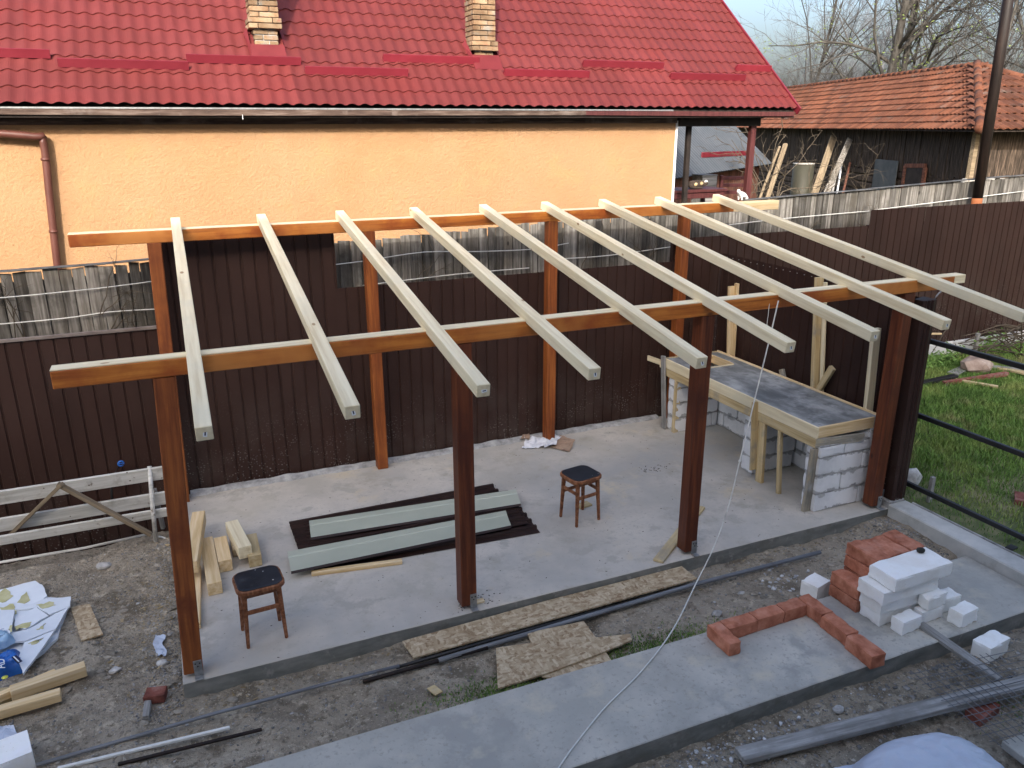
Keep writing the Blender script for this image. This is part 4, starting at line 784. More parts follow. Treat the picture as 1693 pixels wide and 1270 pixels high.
# ------------------------------------------------------------------ timber offcuts on the slab
for i, (a, b, z, w, h, m, lab) in enumerate([
    ((-.005, 1.25), (.115, 2.25), .185, .12, .12, m_pine_warm, 'long square pine offcut on top beside the left front post'), ((.17, 1.02), (.15, 1.90), .062, .12, .12, m_pine_warm, 'square pine offcut ending towards the viewer, second from the post'),
    ((.285, 1.38), (.275, 1.86), .062, .118, .12, m_pine_warm, 'short square pine offcut standing third from the post'), ((.47, 1.40), (.40, 1.98), .15, .12, .12, m_pine, 'slanting pine offcut lying on top of the others'), ((.545, 1.36), (.55, 1.80), .062, .115, .12, m_form, 'short pine offcut at the right end of the heap'),
    ((-.02, .55), (.03, 1.5), .03, .09, .055, m_pine_warm, 'flat pine offcut half hidden behind the left front post'), ((.42, 1.62), (.42, 1.95), .04, .11, .08, m_form, 'small pine offcut under the slanting one')]):
    T(bar('timber_offcut', (a[0], a[1], z), (b[0], b[1], z), w, h, m, c=.004, var=i), lab, 'timber', 'pine offcuts by the left post')

# ------------------------------------------------------------------ steel sheets and flashings on the slab
cs = thing('roof_sheet_pile', (2, 1.5, 0), 'flat pile of dark brown ribbed steel sheets lying on the slab', 'sheet')
for k, (x0, y0, rz, ln, n) in enumerate(((1.02, 1.02, -3.5, 2.22, 7), (.95, 1.06, .2, 2.24, 7))):
    v = []; f = []; q = []
    for i in range(n): q += [(i*.14, 0), (i*.14+.085, 0), (i*.14+.097, .03), (i*.14+.128, .03)]
    q.append((n*.14, 0)); c_ = len(q); v = [(0, a, z) for a, z in q]+[(ln, a, z) for a, z in q]; f = [(i, c_+i, c_+i+1, i+1) for i in range(c_-1)]
    link('sheet', mesh_np('sheet', v, f, m_fence_plain), Matrix.Translation((x0, y0, .006+.024*k)) @ Matrix.Rotation(R(rz), 4, 'Z'), cs)
def flashing(pts, z, label, up_=.02):
    P_ = [G(x, y, z) for x, y in pts]; o = sum(P_, Vector())/4; u1 = (P_[1]-P_[0]).normalized()
    v = []; n_ = Vector((0, 0, 1)); 
    lip = .03; a, b, c, d_ = P_
    pr = [(a-n_*up_, b-n_*up_), (a, b), (a.lerp(d_, .25), b.lerp(c, .25)), (a.lerp(d_, .30)-n_*.008, b.lerp(c, .30)-n_*.008), (d_-n_*.004, c-n_*.004), (d_+(d_-a).normalized()*.02-n_*up_, c+(c-b).normalized()*.02-n_*up_)]
    for p_, q_ in pr: v += [tuple(p_-o), tuple(q_-o)]
    f = [(2*i, 2*i+2, 2*i+3, 2*i+1) for i in range(len(pr)-1)]
    me = mesh_np('flashing', v, f, m_trim); me.materials.append(m_fence_plain); me.polygons[0].material_index = 1; me.polygons[len(f)-1].material_index = 1
    md = link('flashing', me, Matrix.Translation(o)); s = md.modifiers.new('t', 'SOLIDIFY'); s.thickness = .003; return T(md, label, 'flashing', 'pale flashings on the steel sheets')
flashing([(511, 861), (853, 809), (861, 832), (514, 888)], .075, 'pale grey folded flashing on the steel sheets, nearer the fence')
flashing([(475, 912), (836, 844), (845, 868), (481, 944)], .085, 'pale grey folded flashing on the steel sheets, nearer the viewer')
T(bar('timber_strip', G(515, 948, .02), G(665, 928, .02), .05, .04, m_pine_warm), 'thin pine strip at the near edge of the steel sheets', 'timber')
T(bar('timber_strip', G(1088, 928, .015), G(1158, 838, .015), .10, .028, m_form), 'short yellowish board lying beside the third front post', 'timber')
T(bar('timber_strip', G(955, 838, .012), G(975, 832, .012), .10, .02, m_form), 'small wood piece under the middle stool', 'timber')
T(bar('wood_chip', G(785, 996, .01), G(800, 992, .01), .05, .02, m_pine_warm), 'small wood chip at the foot of the second front post', 'chip')

# crumpled paper and cardboard at the third back post
def crumple(name, pts, z, amp, m, label, cat, seed, n=26):
    P_ = [G(x, y, z) for x, y in pts]; o = sum(P_, Vector())/len(P_); v = []; f = []; r2 = random.Random(seed)
    for j in range(n):
        for i in range(n):
            s, t_ = i/(n-1), j/(n-1); p_ = (P_[0]*(1-s)+P_[1]*s)*(1-t_)+(P_[3]*(1-s)+P_[2]*s)*t_; q = p_*7+Vector((seed, 0, 0))
            h = abs(noise.noise(q))*amp+abs(noise.noise(q*2.6))*amp*.5; p_ = p_+Vector((noise.noise(q+Vector((5, 0, 0)))*amp*.9, noise.noise(q+Vector((0, 9, 0)))*amp*.9, h+.004)); v.append(tuple(p_-o))
    for j in range(n-1):
        for i in range(n-1): f.append((j*n+i, j*n+i+1, (j+1)*n+i+1, (j+1)*n+i))
    return T(link(name, mesh_np(name, v, f, m), Matrix.Translation(o)), label, cat)
crumple('paper', [(866, 744), (902, 742), (930, 722), (872, 720)], .0, .07, m_paper, 'crumpled white paper at the foot of the third back post', 'paper', 3)
crumple('paper', [(900, 742), (918, 738), (922, 728), (905, 728)], .03, .03, m_paper, 'small crumpled paper scrap between white paper and cardboard', 'paper', 8)
crumple('cardboard', [(910, 741), (942, 748), (951, 728), (925, 722)], .006, .022, m_card, 'torn brown cardboard right of the crumpled paper', 'cardboard', 5)
crumple('cardboard', [(861, 727), (875, 727), (876, 718), (863, 719)], .03, .03, m_card, 'small cardboard scrap left of the crumpled paper', 'cardboard', 6)

# ------------------------------------------------------------------ strand board pieces, pipes and strips in the dirt
def poly(name, px, z, th, m, label, cat, group=None, tilt=0): return T(prism(name, [tuple(G(x, y, z+th))[:2] for x, y in px], z, z+th, m), label, cat, group)
poly('osb_strip', [(665, 1060), (684, 1087), (1152, 956), (1127, 936), (900, 994)], -.075, .014, m_osb, 'long narrow strand board strip lying along the slab edge', 'board')
poly('osb_piece', [(820, 1071), (878, 1063), (872, 1046), (965, 1027), (985, 1054), (1041, 1048), (1045, 1058), (1002, 1076), (910, 1111), (823, 1138)], -.09, .014, m_osb, 'large ragged strand board offcut beside the path', 'board')
poly('osb_piece', [(896, 1118), (1001, 1077), (1018, 1102), (922, 1130), (916, 1121)], -.108, .014, m_osb, 'small strand board offcut under the large ragged one', 'board')
poly('osb_piece', [(117, 1004), (148, 998), (170, 1048), (134, 1059)], -.10, .014, m_osb, 'square strand board scrap beside the broken foam sheets', 'board')
poly('wood_chip', [(706, 1138), (718, 1132), (732, 1143), (720, 1149)], -.115, .01, m_form, 'small square wood scrap lying in the dirt', 'chip')
def gtube(name, px, z, r_, m, label, cat, sides=8, group=None): return T(tube(name, [G(x, y, z) for x, y in px], r_, m, sides=sides), label, cat, group)
gtube('pipe', [(60, 1265), (354, 1180), (553, 1127), (660, 1101)], -.065, .013, m_pipe, 'long thin grey steel bar lying in the dirt at lower left', 'pipe')
gtube('pipe', [(725, 1092), (900, 1040), (1150, 966), (1356, 913)], -.09, .02, m_pipe, 'long grey pipe lying between strand board strip and path', 'pipe')
gtube('pipe', [(655, 1104), (800, 1062), (1080, 985)], -.09, .014, m_rail, 'thin black bar half hidden beside the long pipe', 'pipe')
gtube('pipe', [(600, 1127), (690, 1102), (806, 1071)], -.095, .016, m_pole, 'short dark rusty bar lying left of the strand boards', 'pipe')
T(bar('timber_strip', G(95, 1271, -.07), G(380, 1203, -.085), .024, .022, m_cord), 'thin whitish lath lying in the dirt at lower left', 'timber')
T(bar('timber_strip', G(195, 1264, -.08), G(433, 1206, -.095), .024, .02, m_pole), 'thin dark lath lying beside the whitish lath', 'timber')

# ------------------------------------------------------------------ red blocks: three sided outline on the path and a stack
def rb(x0, x1, y0, y1, z0, z1, lab, rz=0, grp='red blocks laid out on the path', var=0): T(rblock('red_block', x0, x1, y0, y1, z0, z1, m_red, rz=R(rz), var=var+int(x0*50), amp=.0022, chip=.010), lab, 'block', grp)
Z0, Z1 = -.05, .065
rb(3.775, 3.895, -1.41, -1.12, Z0, Z1, 'red block forming the short left arm of the outline', 0); rb(3.90, 4.19, -1.245, -1.115, Z0, Z1, 'red block in the back row of the outline next to the left arm', .6); rb(4.195, 4.475, -1.235, -1.105, Z0, Z1, 'middle red block in the back row of the outline', 1.0)
rb(4.48, 4.715, -1.23, -1.10, Z0, Z1, 'red block in the back row of the outline next to the right arm', .8); rb(4.72, 4.845, -1.385, -1.10, Z0, Z1, 'red block at the back corner of the right arm', -1); rb(4.705, 4.83, -1.675, -1.39, Z0, Z1, 'middle red block of the right arm', -2, var=1); rb(4.675, 4.815, -1.965, -1.685, Z0, Z1, 'red block at the near end of the right arm', -4, var=2)
sg = 'stacked red blocks'
for c_ in range(2): rb(5.13, 5.285, -1.36, -1.05, Z0+.118*c_, Z0+.118*c_+.114, ('upper' if c_ else 'lower')+' red block of the low column at the left of the stack', grp=sg, var=c_)
names = ('bottom', 'second', 'third', 'top')
for c_ in range(4):
    rb(5.295+.004*(c_ % 2), 5.455, -1.36, -1.02, Z0+.118*c_, Z0+.118*c_+.114, names[c_]+' red block of the left tall column in the stack', grp=sg, var=c_)
    if c_ != 3: rb(5.46, 5.70, -1.36+.004*c_, -1.03, Z0+.118*c_, Z0+.118*c_+.114, names[c_]+' red block of the middle tall column in the stack', grp=sg, var=c_+3)
    if c_ != 3: rb(5.705, 5.87, -1.355, -1.025, Z0+.118*c_, Z0+.118*c_+.114, names[c_]+' red block of the far right column in the stack', grp=sg, var=c_+5)
rb(5.46, 5.70, -1.34, -1.03, Z0+.354, Z0+.46, 'flat red block topping the middle column of the stack', grp=sg, var=9); rb(5.705, 5.875, -1.345, -1.02, Z0+.354, Z0+.468, 'red block topping the far right column of the stack', 1, grp=sg, var=8)
# ------------------------------------------------------------------ white aerated blocks
def wb(x0, x1, y0, y1, z0, z1, lab, rz=0, grp='white aerated blocks on the path', var=0, jit=.0022, c=.007): return T(rblock('white_block', x0, x1, y0, y1, z0, z1, m_aac, rz=R(rz), var=var, amp=.0015+jit*.12, chip=.009+jit*.9), lab, 'block', grp)
ws = 'white aerated blocks in the stack'
wb(5.155, 5.76, -1.585, -1.37, Z0, .072, 'bottom long white block of the stack', 0, ws); wb(5.135, 5.78, -1.60, -1.372, .075, .19, 'second long white block of the stack', -.6, ws, 1)
wb(5.09, 5.72, -1.635, -1.37, .193, .315, 'third long white block of the stack, jutting out to the left', .4, ws, 2); tw = wb(5.17, 5.82, -1.66, -1.385, .318, .44, 'top long white block of the stack carrying a dark stone', .8, ws, 3)
wb(5.225, 5.445, -1.745, -1.625, Z0, .075, 'small white block with yellow stain leaning at the near left of the stack', 3); wb(5.50, 5.75, -1.70, -1.61, Z0, .065, 'small white block lying under another at the front of the stack', 0, var=4)
wb(5.535, 5.77, -1.70, -1.60, .07, .19, 'small chipped white block resting on another before the stack', 4, var=5, jit=.012); wb(5.80, 6.0, -1.66, -1.52, Z0, .085, 'small white block at the right end of the stack', -3, var=6); wb(5.745, 5.96, -1.865, -1.735, Z0, .085, 'small white block standing apart at the right front of the path', 6, var=7, jit=.008)
z = gz(5.15, -.9); wb(5.03, 5.24, -.98, -.81, z, z+.16, 'cut white block lying in the dirt left of the red stack', 14, var=8, jit=.006); z = gz(5.85, -2.1); wb(5.74, 6.02, -2.13, -1.98, z, z+.15, 'broken white block lying in the dirt before the path', 8, var=9, jit=.006)
z = gz(-1.2, -.35); wb(-1.62, -1.07, -.56, -.31, z, z+.155, 'large white block cut by the lower left edge of the view', 14, var=10)
st_ = T(link('stone', rock_mesh('stone', .075, .06, .05, M('dark stone', [(.3, (.02, .02, .018)), (.7, (.06, .058, .05))], 10, rnd=0), 3), Matrix.Translation((5.70, -1.435, .46))), 'dark rounded stone sitting on the top white block', 'stone')
# loose bricks
z = gz(-.3, -.08); T(block('brick', -.40, -.255, -.13, -.02, z, z+.07, m_oldbrick, c=.006, rz=R(-14), jit=.004), 'old red brick lying by the left corner of the slab', 'brick')
z = gz(5.2, -2.5); bk = G(1625, 1172, z+.06); T(block('brick', bk.x-.13, bk.x+.13, bk.y-.06, bk.y+.06, z, z+.075, m_oldbrick, c=.006, rz=R(10), jit=.004, var=2), 'dirty red brick under the wire mesh', 'brick')
z = gz(-.35, -.25); T(bar('timber_offcut', G(241, 1187, z+.03), G(246, 1152, z+.03), .045, .035, m_grey_board), 'small grey wood stub before the old red brick', 'timber')

# ------------------------------------------------------------------ boards and mesh in the right foreground
a = (G(1217, 1238, -.14)+G(1229, 1262, -.14))/2; b = (G(1693, 1116, -.09)+G(1693, 1146, -.09))/2; b = a+(b-a)*1.35
T(bar('board', a, b, .125, .045, m_grey_board, c=.004), 'long grey weathered board across the dirt in the right foreground', 'board')
a = G(1521, 1032, -.03); b = G(1652, 1124, -.10); T(bar('board', a, b, .085, .03, m_grey_board, c=.003), 'short grey board sloping from the path edge to the long board', 'board')
wm = thing('wire_mesh', tuple(G(1650, 1150, -.08)), 'thin rusty steel wire mesh lying over a brick in the right foreground', 'mesh')
m0 = G(1640, 1150, -.07); ux = (G(1693, 1132, -.07)-G(1560, 1165, -.07)).normalized(); uy = Vector((-ux.y, ux.x, 0))
for k in range(-6, 7): tube('wire', [m0+ux*(k*.06)-uy*.42+Vector((0, 0, .01*math.sin(k))), m0+ux*(k*.06)+uy*.4], .0026, m_pipe, wm, 5)
for k in range(-6, 7): tube('wire', [m0+uy*(k*.06)-ux*.4+Vector((0, 0, .004)), m0+uy*(k*.06)+ux*.6+Vector((0, 0, .004))], .0026, m_pipe, wm, 5)
# plastic wrapped heap and grey board at the bottom right corner
def heap():
    v = []; f = []; n = 64; c_ = Vector((4.24, -2.90, -.2)); 
    for j in range(n):
        for i in range(n):
            x = -1+2*i/(n-1); y = -1+2*j/(n-1); r_ = max(abs(x)**2.6, abs(y)**2.6); h = .30*max(0, 1-(abs(x)**2.4+abs(y)**3))**.55+.012*noise.noise(Vector((x*3, y*5, 1)))-.035*abs(noise.noise(Vector((x*4+y*2, y*3-x*2, 4))))+.012*abs(noise.noise(Vector((x*11, y*6, 2))))
            p_ = Vector((x*.54, y*.36, h)); p_.rotate(Matrix.Rotation(R(-8), 3, 'Z')); v.append(tuple(p_))
    for j in range(n-1):
        for i in range(n-1): f.append((j*n+i, j*n+i+1, (j+1)*n+i+1, (j+1)*n+i))
    return link('plastic_heap', mesh_np('heap', v, f, m_sheetplastic, True), Matrix.Translation(c_))
T(heap(), 'heap wrapped in milky bluish plastic sheeting at the bottom right edge', 'heap')
a = G(1690, 1240, -.1); T(block('board', a.x-.06, a.x+1.2, a.y-.42, a.y+.08, -.16, -.1, m_path, rz=R(-3), c=.006), 'grey flat board cut by the bottom right corner', 'board')

# ------------------------------------------------------------------ cord hanging from the front beam to the ground
A = YP(1287, 497, -.085); Bp = G(1150, 966, -.06)
pts = [A]+[VP(x, y, tuple(A), tuple(Bp)) for x, y in ((1270, 570), (1249, 655), (1234, 718), (1223, 762), (1205, 835), (1180, 905))]+[Bp]+[G(x, y, z) for x, y, z in ((1113, 1040, -.04), (1062, 1108, -.04), (1000, 1170, -.04), (950, 1232, -.043), (926, 1266, -.043), (905, 1300, -.06))]
co = thing('cord', tuple(A), 'thin white cord hanging from the front beam and trailing over the path', 'cord'); tube('cord_run', curvepts(pts, 6), .006, m_cord, co, 6)
kn = VP(1223, 762, tuple(A), tuple(Bp)); link('knot', rock_mesh('knot', .03, .025, .03, m_cord, 2, 1, .4), Matrix.Translation(kn), co)
tube('loose_end', curvepts([A+Vector((-.08, .02, .03)), A+Vector((-.10, 0, -.12)), A+Vector((-.11, -.01, -.28)), VP(1271, 566, tuple(A), tuple(Bp))], 5), .003, m_cord, co, 5)

# ------------------------------------------------------------------ bench, battens, foam, bag and timber on the left
be = thing('bench', (-.9, 2.6, -.1), 'old white painted plank bench standing against the left fence', 'bench')
for nm, py_, hh, yy in (('backrest_board', 809, .15, 2.60), ('backrest_board', 853, .15, 2.57), ('seat_board', 878, .10, 2.52)):
    q0 = YP(100, py_, yy); bar(nm, (-2.6, yy, q0.z+.01), (-.13, yy, q0.z+.01), .028, hh, m_white_old, be, upv=Vector((0, -.2, 1)), var=py_)
for x in (-.30, -2.4):
    tube('leg', [(x-.02, 2.40, -.12), (x+.0, 2.50, .32), (x+.02, 2.60, .66)], .022, m_white_old, be, 10); bar('leg', (x+.05, 2.72, -.1), (x+.03, 2.62, .40), .04, .04, m_grey_board, be)
T(bar('batten', G(-25, 925, -.06), YP(103, 800, 2.40), .065, .035, m_batten), 'brown batten leaning on the white bench, sloping down to the left', 'batten'); T(bar('batten', YP(95, 800, 2.42), YP(250, 884, 2.36), .065, .035, m_batten, var=1), 'brown batten leaning on the white bench, sloping down to the right', 'batten')
T(tube('hose', curvepts([G(262, 887, -.06), G(272, 890, -.08), G(282, 901, -.1)], 4), .01, m_cord, sides=6), 'short white hose end beside the bench leg', 'hose')
gtube('pipe', [(-30, 935), (140, 906), (250, 882)], -.06, .014, m_white_old, 'whitish thin pipe lying on the dirt before the bench', 'pipe')
va = thing('tap', tuple(YP(200, 766, 3.2)), 'blue handwheel tap on a dark stem before the left fence', 'tap'); c_ = YP(200, 766, 3.2); ringp = [c_+Vector((.027*math.cos(a), -.01, .027*math.sin(a))) for a in [2*math.pi*k/16 for k in range(17)]]
tube('handwheel', ringp, .010, m_blue, va, 6); tube('spoke', [c_+Vector((-.03, -.01, 0)), c_+Vector((.03, -.01, 0))], .006, m_blue, va, 6); tube('stem', [c_, c_+Vector((-.12, -.02, -.16)), c_+Vector((-.16, 0, -.6))], .012, m_rail, va, 8)
FM = 'broken white foam sheets'
def ragged(px, k, n=3, seed=0):
    r2 = random.Random(seed+int(px[0][0]*7+px[0][1])); out = []
    for i in range(len(px)):
        a, b = px[i], px[(i+1) % len(px)]; out.append(a)
        for q in range(1, n+1): t_ = q/(n+1); out.append((a[0]+(b[0]-a[0])*t_+r2.uniform(-k, k), a[1]+(b[1]-a[1])*t_+r2.uniform(-k, k)))
    return out
def foam(px, z, th, lab, glue=(), seed=0):
    o = poly('foam_sheet', ragged(px, .9, 2), z, th, m_foam, lab, 'foam sheet', FM)
    for g_ in glue:
        q = prism('glue_patch', [tuple(G(x, y, z+th+.004))[:2] for x, y in ragged(g_, 2.2, 3)], z+th+.0005, z+th+.004, m_glue, o)
    return o
foam([(-40, 1045), (60, 985), (115, 990), (95, 1055), (60, 1085), (-40, 1100)], -.115, .03, 'lowest white foam sheet peeping out to the right')
foam([(-60, 1000), (0, 975), (58, 960), (70, 967), (78, 985), (60, 1000), (-60, 1030)], -.085, .022, 'white foam sheet at the far side of the broken pile', [[(-10, 985), (8, 972), (22, 985), (4, 996)], [(28, 996), (44, 978), (50, 992), (40, 1000)]])
foam([(-60, 1010), (20, 996), (60, 1000), (32, 1022), (-60, 1050)], -.062, .014, 'greyish foam fragment in the middle of the pile', [[(0, 1004), (22, 998), (28, 1014), (4, 1016)]])
foam([(26, 1008), (72, 990), (117, 986), (116, 1002), (82, 1016), (62, 1004)], -.046, .016, 'white foam fragment at the right corner of the pile', [[(60, 1000), (82, 994), (92, 1000), (70, 1006)]])
foam([(24, 1020), (60, 1004), (80, 1018), (42, 1040), (24, 1036)], -.046, .016, 'white foam fragment between two yellow glue stripes')
foam([(18, 1046), (44, 1041), (82, 1020), (114, 1003), (92, 1040), (40, 1060), (18, 1062)], -.046, .016, 'long white foam fragment crossing the pile', [[(24, 1036), (52, 1028), (48, 1036), (28, 1042)], [(60, 1040), (76, 1030), (70, 1040)]])
foam([(40, 1062), (90, 1042), (62, 1082), (38, 1114), (30, 1088)], -.046, .018, 'white foam fragment pointing towards the viewer', [[(46, 1064), (72, 1054), (60, 1064)]])
foam([(-60, 1012), (24, 1008), (16, 1050), (-60, 1060)], -.026, .02, 'flat bluish white foam sheet beside the blue bag', [[(13, 1040), (21, 1034), (20, 1044)]])
def bag():
    bgt = thing('bag', (-1.33, .62, -.12), 'crumpled blue plastic bag with white lettering and a yellow dot', 'bag')
    def bulge(name, x0, x1, y0, y1, h, m, seed, z0=-.12, rz=0.0):
        n = 26; v = []; f = []; cx_, cy_ = (x0+x1)/2, (y0+y1)/2
        for j in range(n):
            for i in range(n):
                a = -1+2*i/(n-1); b = -1+2*j/(n-1); p_ = Vector((a*(x1-x0)/2, b*(y1-y0)/2, 0)); q = Vector((a*2+seed, b*2, 0)); k = max(0, 1-abs(a)**3.2)*max(0, 1-abs(b)**3.2)
                p_.z = h*k**.45*(1+.35*noise.noise(q)+.22*abs(noise.noise(q*2.7))); p_.x += .02*noise.noise(q*1.6); p_.y += .02*noise.noise(q*1.4+Vector((3, 1, 0))); v.append(tuple(p_))
        for j in range(n-1):
            for i in range(n-1): f.append((j*n+i, j*n+i+1, (j+1)*n+i+1, (j+1)*n+i))
        return link(name, mesh_np(name, v, f, m, True), Matrix.Translation((cx_, cy_, z0)) @ Matrix.Rotation(rz, 4, 'Z'), bgt)
    c1 = G(12, 1092, -.03); b1 = bulge('bag_body', c1.x-.22, c1.x+.10, c1.y-.12, c1.y+.13, .13, m_blue, 1, rz=R(20)); c2 = G(5, 1062, .0); b2 = bulge('bag_fold', c2.x-.22, c2.x+.07, c2.y-.06, c2.y+.07, .10, m_bluepale, 4, z0=-.04, rz=R(28)); c3 = G(0, 1045, .0); bulge('clear_film', c3.x-.2, c3.x+.085, c3.y-.05, c3.y+.07, .07, m_sheetplastic, 7, z0=-.07)
    tc = bpy.data.curves.new('lettering', 'FONT'); tc.body = 'AD'; tc.size = .10; tc.extrude = .001; tc.align_x = 'CENTER'; tmp = bpy.data.objects.new('tmp', tc); COL.objects.link(tmp)
    bpy.context.view_layer.update(); me = bpy.data.meshes.new_from_object(tmp); bpy.data.objects.remove(tmp); me.materials.clear(); me.materials.append(m_print)
    link('lettering', me, Matrix.Translation(G(8, 1096, .03)) @ Matrix.Rotation(R(100), 4, 'Z') @ Matrix.Rotation(R(6), 4, 'X'), bgt)
    p_ = G(28, 1090, .028); link('dark_panel', cbox(.035, .12, .002, m_navy, 0), Matrix.Translation(p_) @ Matrix.Rotation(R(28), 4, 'Z'), bgt); link('print_line', cbox(.008, .10, .002, m_print, 0), Matrix.Translation(p_+Vector((-.004, 0, .003))) @ Matrix.Rotation(R(28), 4, 'Z'), bgt)
    p_ = G(8, 1120, .015); tube('yellow_dot', [p_, p_+Vector((0, 0, .002))], .022, m_yellow, bgt, 14)
bag()
TL = 'pine timbers at lower left'
T(bar('timber_offcut', G(-60, 1178, -.02), G(93, 1113, -.02), .05, .06, m_pine_warm), 'thin pine timber behind the others at lower left', 'timber', TL); T(bar('timber_offcut', G(18, 1147, -.01), G(142, 1105, -.01), .085, .09, m_pine_warm, var=1), 'stout pine timber in the middle at lower left', 'timber', TL)
T(bar('timber_offcut', G(-80, 1160, -.06), G(22, 1148, -.06), .085, .08, m_form), 'pine timber butting against the stout one at the left edge', 'timber', TL); T(bar('timber_offcut', G(-60, 1195, -.04), G(101, 1148, -.04), .08, .07, m_pine_warm, var=2), 'pine timber nearest the viewer at lower left', 'timber', TL)

# ------------------------------------------------------------------ things lying on the lawn
def lw(px, py, dz=0):
    z = .1
    for _ in range(6): p_ = G(px, py, z); z = lz(p_.x, p_.y)+dz
    return G(px, py, z)
p_ = lw(1622, 618); T(link('rock', rock_mesh('rock', .66, .42, .34, m_rock, 9, 2, .42), Matrix.Translation(p_+Vector((0, .1, .1))) @ Matrix.Rotation(R(8), 4, 'Z')), 'pinkish angular rock lying on the lawn', 'rock')
for i, (a, b, w, h, m, lab) in enumerate([((1575, 618), (1632, 592), .16, .03, m_grey_board, 'grey green board propped on the pink rock'), ((1560, 634), (1665, 618), .07, .06, m_oldbrick, 'reddish log lying before the pink rock'), ((1512, 636), (1580, 622), .10, .05, m_rail, 'dark plastic strip lying on the grass by the screen'), ((1650, 608), (1720, 622), .14, .03, m_form, 'yellowish board right of the pink rock'), ((1640, 606), (1700, 612), .10, .03, m_grey_board, 'grey board behind the yellowish board'), ((1580, 628), (1650, 640), .05, .04, m_form, 'thin split branch at the near side of the rock')]):
    T(bar('lawn_board', lw(*a, .06), lw(*b, .08), w, h, m, var=i), lab, 'board', 'boards on the lawn')
bp = thing('brush_pile', tuple(lw(1668, 585)), 'heap of bare cut branches on the lawn against the fence', 'brush'); bc = lw(1672, 582)
for k in range(46):
    r2 = rng; a = bc+Vector((r2.gauss(0, .55), r2.gauss(0, .25), r2.uniform(.0, .35))); d = Vector((r2.gauss(0, 1), r2.gauss(0, .5), r2.gauss(.1, .35))).normalized()*r2.uniform(.5, 1.1); m_ = Vector((0, 0, r2.uniform(.05, .3)))
    tube('branch', curvepts([a-d*.6, a+m_*.6, a+d*.6, a+d*1.0-m_*.3], 3), [.012]*3+[.010]*3+[.007]*4, m_vine, bp, 5)
p_ = lw(1635, 600); T(bar('stake', (p_.x+.05, 3.05, .15), (p_.x+.05, 3.05, .62), .06, .05, m_grey_board), 'short wooden stake against the plinth', 'stake')
p_ = lw(1502, 800); T(link('concrete_chunk', rock_mesh('chunk', .34, .22, .2, m_stone, 12, 2, .35), Matrix.Translation(p_+Vector((0, .02, .06)))), 'grey concrete chunk on the lawn beside the screen corner', 'stone')
p_ = lw(1692, 830); T(block('brick', p_.x-.13, p_.x+.13, p_.y-.09, p_.y+.09, p_.z-.01, p_.z+.06, m_oldbrick, rz=R(35), c=.006, jit=.004, var=4), 'broken red brick on the lawn at the right edge', 'brick')
p_ = lw(1512, 835); T(bar('stake', (7.42, p_.y, -.05), (7.42, p_.y, .28), .05, .04, m_grey_board), 'small stake standing by the lowest rail', 'stake')
T(tube('cane', curvepts([YP(1524, 552, 2.0), YP(1535, 520, 2.0), YP(1548, 490, 2.0), YP(1562, 478, 2.0)], 4), .012, m_twig_pale, sides=6), 'bare pale cane rising beside the screen corner', 'cane')
T(bar('stick', YP(1524, 552, 2.0), YP(1556, 552, 2.0), .03, .025, m_pine_warm), 'short pale stick fixed level beside the screen corner', 'stick')

q = G(1672, 906, .07); T(block('steel_plate', q.x-.05, q.x+.05, q.y-.035, q.y+.035, .062, .085, m_rail, rz=R(8)), 'small black steel plate on the kerb at the right edge', 'plate')
# ------------------------------------------------------------------ cats
def skin(name, verts, edges, radii, m, mw, label=None, cat=None, parent=None, root=0):
    me = bpy.data.meshes.new(name); me.from_pydata(verts, edges, []); me.materials.append(m); o = link(name, me, mw, parent)
    md = o.modifiers.new('skin', 'SKIN'); md.use_smooth_shade = True
    for i, r_ in enumerate(radii): me.skin_vertices[0].data[i].radius = (r_, r_)
    me.skin_vertices[0].data[root].use_root = True
    s = o.modifiers.new('sub', 'SUBSURF'); s.levels = 2; s.render_levels = 2
    return T(o, label, cat) if label else o
p_ = YP(1229, 331, 3.72); cz = p_.z
cv = [(-.12, 0, .10), (-.02, 0, .13), (.08, 0, .14), (.15, 0, .19), (.20, 0, .225), (.245, 0, .215), (-.20, 0, .08), (-.27, .02, .02), (.09, .045, .05), (.09, .05, .0), (.09, -.045, .05), (.09, -.05, .0), (-.13, .055, .05), (-.10, .06, .0), (-.13, -.055, .05), (-.10, -.06, .0), (.195, .035, .275), (.195, -.035, .275)]
ce = [(0, 1), (1, 2), (2, 3), (3, 4), (4, 5), (0, 6), (6, 7), (2, 8), (8, 9), (2, 10), (10, 11), (0, 12), (12, 13), (0, 14), (14, 15), (4, 16), (4, 17)]
cr_ = [.075, .075, .065, .045, .05, .025, .022, .014, .026, .02, .026, .02, .04, .02, .04, .02, .010, .010]
cat = skin('cat', cv, ce, cr_, m_fur_w, Matrix.Translation((p_.x, 3.75, wtop(p_.x)+.01)) @ Matrix.Rotation(R(200), 4, 'Z') @ Matrix.Scale(.55, 4), 'white cat with dark back sitting on the plank fence behind the last rafter', 'cat')
skin('dark_coat', [(-.14, 0, .135), (-.02, 0, .165), (.06, 0, .175), (.19, 0, .25)], [(0, 1), (1, 2), (2, 3)], [.055, .055, .04, .038], m_fur_d, WM[cat], parent=cat, root=1)
p_ = YP(1152, 313, 7.25); k = Matrix.Translation((p_.x, 7.25, z_ if False else WM[tb].translation.z)) 
tz = YP(1117, 313, 7.3).z
